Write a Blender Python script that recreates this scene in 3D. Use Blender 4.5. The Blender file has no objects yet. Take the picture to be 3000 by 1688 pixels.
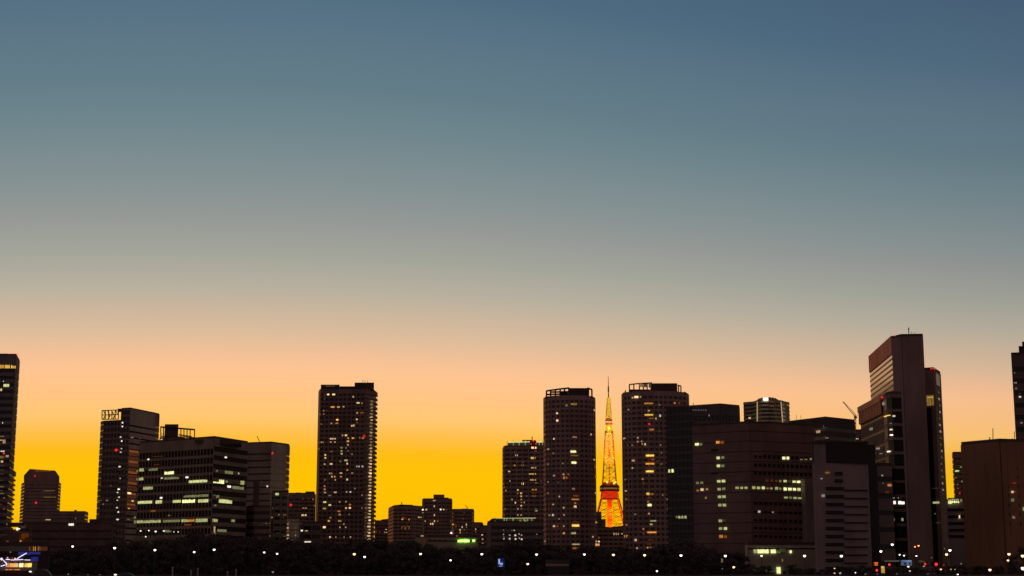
import bpy, bmesh, math, random
from mathutils import Vector, Matrix
random.seed(7)
scene = bpy.context.scene
COL = scene.collection

# ------------------------------------------------------------------ camera model (photo pixels, 3000 x 1688)
F, CU, CV, H = 4610.0, 1500.0, 844.0, 4.0
PITCH = math.atan(842.0 / F)
CP, SP = math.cos(PITCH), math.sin(PITCH)
G = 3.0                                   # level of the land


def ray(u, v):
    dx, dy = u - CU, CV - v
    return dx, F * CP - dy * SP, dy * CP + F * SP


def at(u, v, Y):                          # point on the sight line of a pixel at distance Y
    rx, ry, rz = ray(u, v)
    t = Y / ry
    return Vector((rx * t, Y, H + rz * t))


def atz(u, v, z):                         # the same at height z
    rx, ry, rz = ray(u, v)
    t = (z - H) / rz
    return Vector((rx * t, ry * t, z))


def col_of(z, Y):                         # pixel row of a height z at distance Y
    return CV - F * math.tan(math.atan2(z - H, Y) - PITCH)


def lin(c):
    return tuple(((x / 255) / 12.92 if x / 255 <= .04045 else ((x / 255 + .055) / 1.055) ** 2.4) for x in c)


# ------------------------------------------------------------------ materials
MATS = {}


def nodes_of(name):
    m = bpy.data.materials.new(name)
    m.use_nodes = True
    nt = m.node_tree
    return m, nt, nt.nodes['Principled BSDF']


def wallmat(c, rough=.8, var=.25, scale=.12, spec=.3):
    key = ('wall', c, rough, var, scale, spec)
    if key in MATS:
        return MATS[key]
    m, nt, b = nodes_of('facade')
    tc = nt.nodes.new('ShaderNodeTexCoord')
    mp = nt.nodes.new('ShaderNodeMapping')
    mp.inputs['Scale'].default_value = (scale, scale, scale * .35)
    n = nt.nodes.new('ShaderNodeTexNoise')
    n.inputs['Scale'].default_value = 1.0
    n.inputs['Detail'].default_value = 6
    r = nt.nodes.new('ShaderNodeValToRGB')
    lo, hi = 1 - var, 1 + var
    r.color_ramp.elements[0].position = .3
    r.color_ramp.elements[1].position = .7
    r.color_ramp.elements[0].color = (c[0] * lo, c[1] * lo, c[2] * lo, 1)
    r.color_ramp.elements[1].color = (c[0] * hi, c[1] * hi, c[2] * hi, 1)
    L = nt.links.new
    L(tc.outputs['Object'], mp.inputs['Vector'])
    L(mp.outputs['Vector'], n.inputs['Vector'])
    L(n.outputs['Fac'], r.inputs['Fac'])
    L(r.outputs['Color'], b.inputs['Base Color'])
    b.inputs['Roughness'].default_value = rough
    b.inputs['Specular IOR Level'].default_value = spec
    MATS[key] = m
    return m


def glassmat(c=(.012, .013, .016), rough=.12, ior=1.5):
    key = ('glass', c, rough, ior)
    if key in MATS:
        return MATS[key]
    m, nt, b = nodes_of('window_glass')
    n = nt.nodes.new('ShaderNodeTexNoise')
    n.inputs['Scale'].default_value = .35
    bp = nt.nodes.new('ShaderNodeBump')
    bp.inputs['Strength'].default_value = .04
    tc = nt.nodes.new('ShaderNodeTexCoord')
    nt.links.new(tc.outputs['Object'], n.inputs['Vector'])
    nt.links.new(n.outputs['Fac'], bp.inputs['Height'])
    nt.links.new(bp.outputs['Normal'], b.inputs['Normal'])
    b.inputs['Base Color'].default_value = (*c, 1)
    b.inputs['Roughness'].default_value = rough
    b.inputs['IOR'].default_value = ior
    MATS[key] = m
    return m


GLOW = {'c': (1, .64, .30), 'w': (1, .86, .72), 'y': (1, .60, .10), 'a': (1, .40, .06), 'o': (1, .24, .04),
        'g': (.78, .80, .34), 'r': (1, .03, .04), 'v': (.85, .03, .004), 'q': (1, .60, .02), 'b': (.06, .09, .85), 'p': (.8, .72, 1.0), 'k': (.35, .9, .12),
        's': (.35, .5, .85), 'x': (.55, .60, .25)}
LEVEL = {'': .8, 'd': .2, 'f': .065, 'm': .45, 'h': 1.4, 'l': 3.5}


def glow(code, light=False):
    key = ('glow', code, light)
    if key in MATS:
        return MATS[key]
    c = GLOW[code[0]]
    s = LEVEL[code[1:]]
    m, nt, b = nodes_of('lit_' + code)
    b.inputs['Base Color'].default_value = (.05, .05, .05, 1)
    b.inputs['Roughness'].default_value = .6
    b.inputs['Specular IOR Level'].default_value = .1
    # lit rooms and lamps are never quite even
    n = nt.nodes.new('ShaderNodeTexNoise')
    n.inputs['Scale'].default_value = .9
    n.inputs['Detail'].default_value = 2
    tc = nt.nodes.new('ShaderNodeTexCoord')
    mr = nt.nodes.new('ShaderNodeMapRange')
    mr.inputs['From Min'].default_value = .35
    mr.inputs['From Max'].default_value = .65
    mr.inputs['To Min'].default_value = s * .72
    mr.inputs['To Max'].default_value = s * 1.28
    nt.links.new(tc.outputs['Object'], n.inputs['Vector'])
    nt.links.new(n.outputs['Fac'], mr.inputs['Value'])
    nt.links.new(mr.outputs['Result'], b.inputs['Emission Strength'])
    b.inputs['Emission Color'].default_value = (*c, 1)
    if not light:
        m.cycles.emission_sampling = 'NONE'
    MATS[key] = m
    return m


DARK = wallmat((.10, .07, .065))
ROOF = wallmat((.12, .085, .075))
STEEL = wallmat((.06, .045, .04), rough=.5)
POLE = wallmat((.05, .05, .052), rough=.5)
GLASS = glassmat()

# ------------------------------------------------------------------ objects


def tag(o, label, cat, group=None, kind=None):
    o['label'] = label
    o['category'] = cat
    if group:
        o['group'] = group
    if kind:
        o['kind'] = kind
    return o


def link(name, bm, mats, parent=None, smooth=False):
    me = bpy.data.meshes.new(name)
    bm.to_mesh(me)
    bm.free()
    for m in (mats if isinstance(mats, (list, tuple)) else [mats]):
        me.materials.append(m)
    if smooth:
        for p in me.polygons:
            p.use_smooth = True
    o = bpy.data.objects.new(name, me)
    COL.objects.link(o)
    if parent is not None:
        o.parent = parent
        o.matrix_parent_inverse = Matrix.Translation(-Vector(parent.location))
    return o


def thing(name, label, cat, loc, group=None):
    o = bpy.data.objects.new(name, None)
    o.location = loc
    o.empty_display_size = .5
    COL.objects.link(o)
    tag(o, label, cat, group)
    return o


def structure(o):
    o['kind'] = 'structure'
    return o


def hexa(bm, b4, t4, mi=0):               # four bottom and four top corners
    vs = [bm.verts.new(p) for p in list(b4) + list(t4)]
    for f in ((3, 2, 1, 0), (4, 5, 6, 7), (0, 1, 5, 4), (1, 2, 6, 5), (2, 3, 7, 6), (3, 0, 4, 7)):
        bm.faces.new([vs[i] for i in f]).material_index = mi


def box(bm, x0, x1, y0, y1, z0, z1, mi=0):
    hexa(bm, [(x0, y0, z0), (x1, y0, z0), (x1, y1, z0), (x0, y1, z0)],
         [(x0, y0, z1), (x1, y0, z1), (x1, y1, z1), (x0, y1, z1)], mi)


def bar(bm, a, b, r, r2=None, n=4, mi=0):
    a, b = Vector(a), Vector(b)
    r2 = r if r2 is None else r2
    d = (b - a).normalized()
    s = d.cross(Vector((0, 0, 1)) if abs(d.z) < .95 else Vector((1, 0, 0))).normalized()
    t = d.cross(s)
    va, vb = [], []
    for i in range(n):
        w = 2 * math.pi * (i + .5) / n
        o = s * math.cos(w) + t * math.sin(w)
        va.append(bm.verts.new(a + o * r))
        vb.append(bm.verts.new(b + o * r2))
    for i in range(n):
        bm.faces.new((va[i], va[(i + 1) % n], vb[(i + 1) % n], vb[i])).material_index = mi
    bm.faces.new(va[::-1]).material_index = mi
    bm.faces.new(vb).material_index = mi


def ball(bm, c, rx, ry=None, rz=None, sub=2):
    r = bmesh.ops.create_icosphere(bm, subdivisions=sub, radius=1)
    ry = rx if ry is None else ry
    rz = rx if rz is None else rz
    for v in r['verts']:
        v.co = Vector((v.co.x * rx, v.co.y * ry, v.co.z * rz)) + Vector(c)


def prism(bm, pts, z0, z1, mi=0, cap=True):
    a = [bm.verts.new((p[0], p[1], z0)) for p in pts]
    b = [bm.verts.new((p[0], p[1], z1)) for p in pts]
    n = len(pts)
    for i in range(n):
        bm.faces.new((a[i], a[(i + 1) % n], b[(i + 1) % n], b[i])).material_index = mi
    if cap:
        bm.faces.new(b).material_index = mi
        bm.faces.new(a[::-1]).material_index = mi


def band(bm, p, q, z0, z1, off, mi, inn=.05):   # slab on a wall from p to q, standing off it
    p, q = Vector(p[:2]), Vector(q[:2])
    t = (q - p).normalized()
    n = Vector((t.y, -t.x))
    o, i = n * off, n * -inn
    hexa(bm, [(*(p + o), z0), (*(q + o), z0), (*(q + i), z0), (*(p + i), z0)],
         [(*(p + o), z1), (*(q + o), z1), (*(q + i), z1), (*(p + i), z1)], mi)


# style: floor height, share of the floor that is spandrel, bay width, pier width, stand-off, top blank band
def facade(bm, p, q, z0, z1, st, mi=1):
    if st is None:
        return
    if st == 'solid':
        band(bm, p, q, z0, z1 - .02, .2, mi)
        st = (40, 0, 3.2, 2.9, .2, 0)
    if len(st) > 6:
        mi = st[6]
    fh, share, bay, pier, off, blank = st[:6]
    L = (Vector(q[:2]) - Vector(p[:2])).length
    p, q = Vector(p[:2]), Vector(q[:2])
    t = (q - p) / L
    if blank:
        band(bm, p, q, z1 - blank, z1 - .02, off, mi)
    z = z1 - blank - fh
    while z > z0:
        if share:
            band(bm, p, q, z, z + fh * share, off, mi)
        z -= fh
    if bay:
        k = max(1, round(L / bay))
        for i in range(k + 1):
            c = L * i / k
            a, b = max(0, c - pier / 2), min(L, c + pier / 2)
            band(bm, p + t * a, p + t * b, z0, z1 - .03, off + .06, mi)


class Building:
    def __init__(s, name, label, cat, ref, pts, wall=(.3, .22, .2), st=(3.4, .45, 3.2, .7, .3, 4), styles=None,
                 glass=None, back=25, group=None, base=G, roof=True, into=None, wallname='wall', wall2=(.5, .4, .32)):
        u, v, Y = ref
        s.z = at(u, v, Y).z
        s.Y = Y
        fp = []
        for c in pts:
            if len(c) == 3:
                fp.append(at(c[0], col_of(s.z, c[2]), c[2]))
            else:
                fp.append(atz(c[0], c[1], s.z))
        s.front = [Vector((p.x, p.y)) for p in fp]
        far = max(p.y for p in s.front) + back
        a, b = s.front[-1], s.front[0]
        wd = max(.3, (a - b).length * .02)
        A, B = a * (far / a.y), b * (far / b.y)
        s.fp = s.front + [A + Vector((-wd, 0)), B + Vector((wd, 0))]
        cx = sum(p.x for p in s.front) / len(s.front)
        s.o = into or thing(name, label, cat, (cx, sum(p.y for p in s.fp) / len(s.fp), base), group)
        bm = bmesh.new()
        prism(bm, s.fp, base, s.z, 0)
        bm.faces.ensure_lookup_table()
        for i in range(len(s.front) - 1, len(s.fp)):      # side and rear walls are plain
            bm.faces[i].material_index = 1
        for i in range(len(s.front) - 1):
            facade(bm, s.front[i], s.front[i + 1], base, s.z, styles[i] if styles else st)
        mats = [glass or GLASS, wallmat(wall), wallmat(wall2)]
        link(wallname, bm, mats, s.o)
        if roof:
            bm = bmesh.new()
            n = len(s.fp)
            c = sum(s.fp, Vector((0, 0))) / n
            inn = [p + (c - p).normalized() * .5 for p in s.fp]
            for i in range(n):
                p, q, p2, q2 = s.fp[i], s.fp[(i + 1) % n], inn[i], inn[(i + 1) % n]
                hexa(bm, [(*p, s.z), (*q, s.z), (*q2, s.z), (*p2, s.z)],
                     [(*p, s.z + .9), (*q, s.z + .9), (*q2, s.z + .9), (*p2, s.z + .9)])
            box_c = [p + (c - p) * .25 for p in s.fp]
            prism(bm, box_c, s.z, s.z + .6)
            link('roof', bm, ROOF, s.o)

    def hit(s, u, v):
        rx, ry, rz = ray(u, v)
        best = None
        for i in range(len(s.front) - 1):
            p, q = s.front[i], s.front[i + 1]
            e = q - p
            den = rx * e.y - ry * e.x
            if abs(den) < 1e-9:
                continue
            t = (p.x * e.y - p.y * e.x) / den
            k = (p.x * ry - p.y * rx) / den
            if -.02 <= k <= 1.02 and t > 0 and (best is None or t < best):
                best = t
        if best is None:
            t = s.Y / ry
            best = t
        return Vector((rx * best, ry * best, H + rz * best))

    def win(s, u, v, w, h, code, name='window', off=.55, panes=0, gap=.3):
        p = s.hit(u - w / 2, v + h / 2)
        q = s.hit(u + w / 2, v + h / 2)
        z0, z1 = p.z, s.hit(u, v - h / 2).z
        if (Vector((q.x - p.x, q.y - p.y))).length > 14.0 * w * p.y / F:   # a corner lies between: lay it flat
            m = s.hit(u, v)
            q = p + (Vector((q.x, 0, 0)) - Vector((p.x, 0, 0)))
        bm = bmesh.new()
        P, Q = Vector(p[:2]), Vector(q[:2])
        if panes > 1:
            for i in range(panes):
                a = P + (Q - P) * ((i + gap / 2) / panes)
                b = P + (Q - P) * ((i + 1 - gap / 2) / panes)
                band(bm, a, b, z0, z1 - random.random() * .25 * (z1 - z0) * (random.random() < .3), off, 0)
        else:
            band(bm, P, Q, z0, z1, off, 0)
        m = code if not isinstance(code, str) else glow(code)
        return link(name, bm, m, s.o)

    def wins(s, zs, data, w=10, h=10, **kw):
        ox, oy, k = zs
        for d in data:
            x, y = d[0], d[1]
            code = d[-1] if isinstance(d[-1], str) else 'c'
            nums = [t for t in d[2:] if not isinstance(t, str)]
            ww = nums[0] if nums else w
            hh = nums[1] if len(nums) > 1 else h
            s.win(ox + x / k, oy + y / k, ww * .88 / k, hh * .88 / k, code, **kw)

    def segs(s, zs, data, pane=20):
        ox, oy, k = zs
        for x0, x1, y, h, code in data:
            s.win(ox + (x0 + x1) / 2 / k, oy + y / k, (x1 - x0) / k, h / k, code,
                  panes=max(1, round((x1 - x0) / pane)))

    def beacon(s, u, v, r=4, code='rh', name='beacon'):
        p = s.hit(u, v)
        if v < col_of(s.z, p.y) + 2:
            p = at(u, v, s.Y - 1.5)
        R = r * .8 * p.y / F
        bm = bmesh.new()
        ball(bm, p + Vector((0, -R * .5, 0)), R, sub=1)
        return link(name, bm, glow(code), s.o)

    def box(s, name, u0, u1, vt, dy=4, dep=12, vb=None, mat=None, Y=None):
        Y = (Y or s.Y) + dy
        a, b = at(u0, vt, Y), at(u1, vt, Y)
        z0 = s.z - .3 if vb is None else at(u0, vb, Y).z
        bm = bmesh.new()
        k = 1 + dep / Y
        hexa(bm, [(a.x, Y, z0), (b.x, Y, z0), (b.x * k, Y + dep, z0), (a.x * k, Y + dep, z0)],
             [(a.x, Y, a.z), (b.x, Y, a.z), (b.x * k, Y + dep, a.z), (a.x * k, Y + dep, a.z)])
        return link(name, bm, mat or ROOF, s.o)

    def poly(s, name, pix, dy=0, dep=1.0, mat=None, Y=None):       # an outline given its own depth
        Y = (Y or s.Y) + dy
        bm = bmesh.new()
        a = [bm.verts.new(at(u, v, Y)) for u, v in pix]
        b = [bm.verts.new((x.co.x * (1 + dep / Y), Y + dep, x.co.z)) for x in a]
        n = len(a)
        bm.faces.new(a)
        bm.faces.new(b[::-1])
        for i in range(n):
            bm.faces.new((a[i], b[i], b[(i + 1) % n], a[(i + 1) % n]))
        bmesh.ops.recalc_face_normals(bm, faces=bm.faces)
        return link(name, bm, mat or ROOF, s.o)

    def bars(s, name, lines, r=.25, dy=2, mat=None, Y=None, depth=0):
        Y = (Y or s.Y) + dy
        bm = bmesh.new()
        for u0, v0, u1, v1 in lines:
            bar(bm, at(u0, v0, Y), at(u1, v1, Y), r)
            if depth:
                p, q = at(u0, v0, Y), at(u1, v1, Y)
                k = 1 + depth / Y
                bar(bm, (p.x * k, Y + depth, p.z), (q.x * k, Y + depth, q.z), r)
        return link(name, bm, mat or STEEL, s.o)

    def mast(s, u, v0, v1, r=.2, dy=5, name='antenna'):
        bm = bmesh.new()
        a, b = at(u, v0, s.Y + dy), at(u, v1, s.Y + dy)
        b.x = a.x
        bar(bm, a, b, r, r * .5, 6)
        return link(name, bm, STEEL, s.o)


Z1 = (0, 1000, 3.622)
Z2 = (0, 1350, 4.286)
Z3 = (350, 1180, 3.449)
Z4 = (850, 1080, 2.683)
Z5 = (1080, 1400, 5.03)
Z6 = (1420, 1080, 2.587)
Z7 = (1800, 1080, 2.5875)
Z8 = (2100, 1140, 2.645)
Z9 = (2400, 940, 3.15)
Z10 = (2400, 1380, 4.705)
Z11 = (2700, 980, 3.45)
Z12 = (2700, 1380, 4.704)
ZJ = (1420, 1260, 4.263)
ZL = (680, 1380, 6.586)
ZM = (2380, 1220, 5.175)
ZN = (0, 1300, 4.83)
ZG = (2140, 1580, 7.576)

OFFICE = (3.8, .42, 0, 0, .3, 5)
GRID = (3.3, .4, 3.4, .9, .35, 5)
PLAIN = (3.8, .9, 0, 0, .25, 4)
APART = (3.1, .5, 4.2, .5, .7, 4)

# ================================================================== BUILDINGS, left to right
# --- tower cut by the left edge
b = Building('office_tower', 'tall dark office tower cut by the left edge, amber lit windows under its roof', 'tower',
             (47, 1041, 900), [(-120, None, 900), (47, None, 900), (57, None, 925)], wall=(.26, .2, .22),
             styles=[(4.0, .5, 0, 0, .4, 8), (4.0, .85, 0, 0, .3, 8)])
b.segs(Z1, [(-60, 20, 270, 35, 'y'), (26, 40, 270, 32, 'a'), (50, 106, 270, 35, 'y'), (116, 168, 272, 33, 'y'),
            (36, 98, 470, 30, 'g'), (-10, 24, 515, 24, 'c'), (-5, 58, 1050, 12, 'cm'), (30, 62, 1072, 24, 'cm'),
            (8, 52, 1167, 13, 'w'), (62, 94, 1220, 22, 'cm'), (2, 45, 1230, 26, 'yd'), (10, 34, 1277, 20, 'c')], pane=16)
b.wins(Z1, [(40, 427, 7, 10, 'w'), (30, 867, 7, 16, 'w'), (25, 1010, 50, 8, 'cd')])
b.wins(ZN, [(30, 310, 60, 10, 'cf'), (30, 372, 60, 10, 'cf'), (30, 430, 50, 9, 'cf'), (30, 610, 62, 12, 'cd'), (30, 705, 62, 12, 'cd'),
            (60, 770, 24, 24, 'ad'), (20, 862, 20, 20, 'rd'), (58, 925, 20, 18, 'ad'), (20, 520, 50, 9, 'cf'), (20, 665, 40, 9, 'cf')])
b.beacon(12, 1329, 4, 'r')
b.beacon(50, 1040, 3, 'r')
b.box('penthouse', -60, 22, 1036, 6, 15)
# lower wing with balconies
w = Building('apartment_tower', 'slim dark residential slab with jagged balcony edges beside the left-edge tower',
             'tower', (43, 1380, 1050), [(5, None, 1050), (36, None, 1050), (43.5, None, 1062)], wall=(.28, .2, .18), st=(3.2, .35, 0, 0, .9, 3))
w.wins(ZN, [(192, 617, 12, 10, 'o'), (170, 687, 16, 12, 'o'), (165, 770, 12, 10, 'om'), (165, 875, 12, 10, 'om'), (152, 937, 20, 12, 'o')])

# --- chamfered tower
b = Building('office_tower', 'brown tower with stepped chamfered shoulders standing alone in the yellow sky', 'tower',
             (70, 1413, 2000), [(63, None, 2030), (72, None, 2000), (172, None, 2000), (179, None, 2030)], wall=(.34, .23, .21),
             st=(4.2, .8, 0, 0, .15, 3), roof=False)
b.poly('crown', [(70, 1414), (70, 1393), (87, 1374), (162, 1379), (174, 1396), (174, 1416)], 8, 30, wallmat((.32, .2, .18)))
b.segs(ZN, [(505, 720, 385, 6, 'om'), (618, 772, 668, 8, 'yd'), (618, 790, 757, 9, 'yd'), (645, 790, 1076, 12, 'c')], pane=14)
b.beacon(103, 1395, 4, 'rm')
b.beacon(106, 1473, 4.5, 'r')

b = Building('office_block', 'low flat-roofed brown block with one small roof box, right of the chamfered tower', 'building',
             (178, 1500, 1700), [(150, None, 1700), (249, None, 1700), (258, None, 1730)], wall=(.3, .2, .18), st=(4, .8, 0, 0, .3, 3))
b.box('penthouse', 218, 225, 1494, 3, 8)
b.wins(ZN, [(1070, 1060, 16, 22, 'xd')])
b = Building('office_block', 'long low dark block with faint floor lines under the chamfered tower', 'building',
             (200, 1536, 820), [(56, None, 830), (80, None, 820), (330, None, 820)], wall=(.2, .13, .12), st=(4, .7, 8, .6, .3, 3))
b.box('canopy', 22, 66, 1531, 0, 20, 1541)
b.box('wing', 10, 66, 1551, 1, 20, 1640, wallmat((.16, .1, .09)))
b.box('penthouse', 262, 300, 1521, 40, 20)
b.segs(ZN, [(975, 1045, 1145, 26, 'wh')], pane=80)
b.segs(ZN, [(232, 300, 1215, 22, 'wh')], pane=80)
b = Building('terminal_building', 'small dim orange lit building beside the quay, in front of the left-edge tower', 'building',
             (74, 1558, 420), [(58, None, 420), (88, None, 420), (91, None, 424)], wall=(.45, .2, .1), st=(4.5, .85, 3, .4, .2, 1), back=12)
b.wins(ZN, [(360, 1300, 110, 60, 'of'), (330, 1320, 60, 70, 'of'), (295, 1390, 14, 50, 'a')])  # two wide dim panels glow in place of lamplight on the orange wall
b.wins(ZN, [(60, 1290, 120, 6, 'af')], off=.3)

# --- tower with open lattice corner
b = Building('office_tower', 'dark tower with open lattice roof corner, white light column and grey right face', 'tower',
             (382, 1198, 1000), [(356, 1199.5), (382, 1198), (456, 1213), (467, 1216)], wall=(.3, .23, .21),
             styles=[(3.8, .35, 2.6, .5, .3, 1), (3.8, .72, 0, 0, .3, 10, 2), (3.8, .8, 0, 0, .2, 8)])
bl = Building('', '', '', (356, 1230, 1004), [(296, None, 1016), (305, None, 1010), (357, None, 1004)], wall=(.3, .23, .21),
              styles=[(3.8, .8, 0, 0, .25, 2), (3.8, .35, 2.6, .5, .3, 1)], into=b.o, wallname='wing', roof=False)
b.front = [bl.front[0], bl.front[1]] + b.front
b.bars('crown_frame', [(298, 1203, 357, 1201), (298, 1216, 345, 1215), (298, 1229, 345, 1228)] +
       [(299 + i * 9.6, 1203, 299 + i * 9.6, 1229) for i in range(7)] + [(303 + i * 12, 1203, 309 + i * 12, 1215) for i in range(4)] + [(303 + i * 14, 1228, 309 + i * 14, 1216) for i in range(3)], .36, 4)
b.wins(Z1, [(1304, 865, 13, 16, 'wh'), (1303, 905, 13, 14, 'wh'), (1283, 1017, 12, 14, 'w'), (1296, 1060, 12, 12, 'wh'),
            (1293, 1140, 11, 11, 'w'), (1285, 1178, 14, 12, 'w'), (1272, 1330, 20, 12, 'w'), (1398, 1020, 24, 10, 'cd'), (1480, 1032, 10, 8, 'cf')])
b.wins(Z2, [(1505, 75, 22, 16, 'w'), (1512, 222, 8, 18, 'wm'), (1495, 358, 24, 16, 'wh'), (1480, 400, 14, 14, 'w'), (1498, 458, 14, 18, 'w'),
            (1478, 497, 14, 14, 'w'), (1472, 590, 16, 14, 'w'), (1490, 645, 16, 16, 'wh'), (1478, 738, 30, 18, 'w'),
            (1268, 222, 14, 10, 'cd'), (1268, 268, 14, 10, 'od'), (1268, 315, 14, 10, 'od'), (1395, 315, 14, 12, 'od'), (1258, 500, 40, 12, 'cd'),
            (1345, 500, 26, 16, 'cd'), (1300, 545, 14, 12, 'cd'), (1605, 738, 26, 10, 'cd'), (1617, 407, 44, 24, 'ch'), (1655, 505, 28, 18, 'c'),
            (1610, 598, 30, 14, 'a')])
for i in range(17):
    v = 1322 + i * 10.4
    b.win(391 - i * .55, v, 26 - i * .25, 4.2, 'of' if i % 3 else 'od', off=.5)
b.beacon(341, 1319, 6, 'r')
b.box('penthouse', 345, 384, 1197.4, 3, 14)
b.box('penthouse', 448, 454, 1209, 30, 6)

# --- open frame roof tower behind
b = Building('office_tower', 'dark tower with open roof frame, between the lattice-corner tower and wide office block',
             'tower', (520, 1282, 1500), [(468, None, 1510), (515, None, 1500), (571, None, 1530)], wall=(.3, .17, .12), st=(3.8, .5, 4, .6, .3, 2))
b.bars('roof_frame', [(470, 1250, 571, 1258), (470, 1252, 571, 1260)] + [(u, 1251 + (u - 470) * .07, u, 1283) for u in (471, 479, 530, 539, 548, 557, 570)] +
       [(470, 1278, 571, 1282)], .6, 3)
b.box('penthouse', 483, 523, 1243, 4, 20)
b.wins(Z3, [(432, 317, 16, 14, 'cm'), (432, 345, 16, 14, 'cm'), (430, 375, 18, 16, 'c'), (660, 330, 140, 6, 'cf'), (650, 370, 120, 6, 'cf')], off=1)

# --- wide office block with green windows
b = Building('office_block', 'wide glassy office block with rows of greenish lit windows and dark roof storey', 'building',
             (628, 1283, 740), [(411, 1299), (486, 1293.5), (628, 1283), (726, 1298)], wall=(.36, .255, .215), glass=glassmat((.03, .025, .023), .3, 1.12),
             styles=[(4.1, .3, 2.2, .35, .25, 5), (4.1, .3, 2.2, .35, .25, 5), (4.1, .45, 0, 0, .3, 4)])
b.poly('penthouse', [(572, 1296), (572, 1288), (597, 1287), (600, 1284), (622, 1282), (678, 1289), (706, 1293), (708, 1300), (640, 1304)], 4, 20)
b.segs(Z3, [(205, 250, 680, 30, 'gm'), (302, 393, 677, 25, 'gd'), (172, 188, 690, 20, 'gd'), (200, 246, 771, 28, 'gm'), (172, 187, 775, 20, 'gd'),
            (245, 338, 865, 30, 'gm'), (190, 335, 1008, 30, 'g'), (370, 435, 1004, 32, 'g'), (460, 557, 711, 30, 'gh'), (460, 603, 765, 24, 'gd'),
            (705, 890, 797, 30, 'g'), (935, 1050, 793, 34, 'gh'), (1065, 1085, 797, 20, 'gd'), (1058, 1140, 703, 24, 'gd'), (1215, 1253, 808, 36, 'gm'),
            (1135, 1250, 858, 24, 'gd'), (655, 905, 945, 28, 'gd'), (930, 1000, 945, 26, 'gd'), (545, 625, 998, 28, 'g'),
            (640, 770, 996, 34, 'gh'), (800, 905, 993, 32, 'g'), (1000, 1130, 995, 30, 'g'), (180, 420, 1203, 30, 'gm'), (445, 615, 1197, 26, 'gd'),
            (632, 690, 1193, 28, 'gm'), (692, 765, 1193, 24, 'am'), (775, 895, 1190, 34, 'gm'), (920, 985, 1188, 30, 'gm'),
            (1125, 1160, 1192, 26, 'gd'), (465, 525, 1298, 24, 'gd'), (985, 1075, 1292, 24, 'gd'), (148, 165, 1160, 20, 'gd'), (148, 165, 1205, 30, 'gd'),
            (340, 450, 545, 10, 'of'), (350, 410, 628, 10, 'of'), (660, 730, 1234, 10, 'od')])
b.wins(Z3, [(298, 573, 14, 14, 'wh'), (1070, 552, 14, 14, 'wh'), (433, 763, 14, 12, 'w'), (685, 755, 24, 16, 'wh'), (1103, 847, 30, 20, 'wh'),
            (425, 962, 18, 18, 'wh'), (977, 688, 14, 12, 'wd'), (1197, 715, 12, 14, 'wm'), (345, 1095, 50, 20, 'od'), (505, 1140, 16, 14, 'yd'),
            (953, 1290, 8, 90, 'cm'), (1140, 1195, 20, 14, 'wm'), (960, 1037, 20, 12, 'wd'), (962, 1370, 26, 10, 'wd')])
b.box('podium', 385, 640, 1575, -16, 16, 1640, wallmat((.32, .27, .2)))

# --- pale tower with roof crane
b = Building('office_tower', 'brown tower with paler banded right face, red beacon and small roof crane jib', 'tower',
             (795, 1298, 950), [(690, 1301.5), (795, 1298), (840, 1304), (848, 1306)], wall=(.36, .27, .23),
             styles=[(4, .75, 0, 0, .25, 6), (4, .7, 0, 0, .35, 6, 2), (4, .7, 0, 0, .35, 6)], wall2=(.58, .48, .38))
b.bars('roof_crane', [(760, 1298, 760, 1293), (760, 1294, 753, 1278), (757, 1296, 772, 1296)], .25, 12)
b.wins(Z3, [(1497, 845, 14, 16, 'w'), (1258, 1038, 26, 16, 'wd'), (1272, 1050, 12, 10, 'w'), (1297, 1045, 10, 10, 'wm'), (1440, 800, 14, 10, 'cf')])
b.beacon(798, 1328, 5, 'r')

b = Building('office_block', 'dark stepped block with narrow floor lines in front of the brown crane-topped tower', 'building',
             (770, 1486, 780), [(722, None, 785), (745, None, 780), (792, None, 780)], wall=(.3, .2, .17), st=(3.6, .55, 0, 0, .4, 2))
b.box('stair_tower', 743, 760, 1408, 3, 8, 1500, wallmat((.22, .15, .14)))
b.wins(ZL, [(420, 1000, 14, 12, 'cf'), (290, 1000, 14, 12, 'cf'), (665, 1012, 16, 18, 'cm'), (615, 1012, 10, 12, 'cd'), (725, 1012, 10, 12, 'cd'), (620, 1170, 20, 14, 'af')])
b = Building('office_block', 'small grey block topped by one square cream light, right of the stepped block', 'building',
             (812, 1443, 800), [(798, None, 802), (804, None, 800), (844, None, 800)], wall=(.33, .27, .21), st=(3.4, .6, 4, .7, .35, 2))
b.wins(ZL, [(868, 447, 70, 46, 'g'), (905, 845, 16, 20, 'cm'), (1000, 848, 24, 18, 'cd'), (1035, 848, 14, 18, 'cd'), (763, 895, 18, 18, 'cm'), (990, 903, 10, 12, 'cd'),
            (800, 725, 10, 16, 'cd'), (880, 1075, 14, 10, 'cf'), (880, 1195, 34, 10, 'cf'), (722, 1255, 14, 30, 'cm'), (800, 1250, 14, 14, 'cf')])
b = Building('apartment_block', 'low pale slab with two dotted columns of stair lights near the trees', 'building',
             (858, 1521, 620), [(842, None, 622), (848, None, 620), (877, None, 620)], wall=(.5, .42, .34), st=(3.1, .9, 0, 0, .2, 1), back=14)
b.wins(ZL, [(1095, 1025, 16, 14, 'cm'), (1093, 1100, 18, 18, 'c'), (1092, 1165, 14, 12, 'cd'), (1090, 1238, 22, 20, 'c'), (1087, 1307, 20, 22, 'c'),
            (1228, 1035, 12, 12, 'cd'), (1225, 1103, 14, 14, 'cd'), (1222, 1170, 14, 12, 'cd'), (1225, 1242, 18, 18, 'cm'), (1020, 1258, 20, 24, 'ad')])

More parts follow.
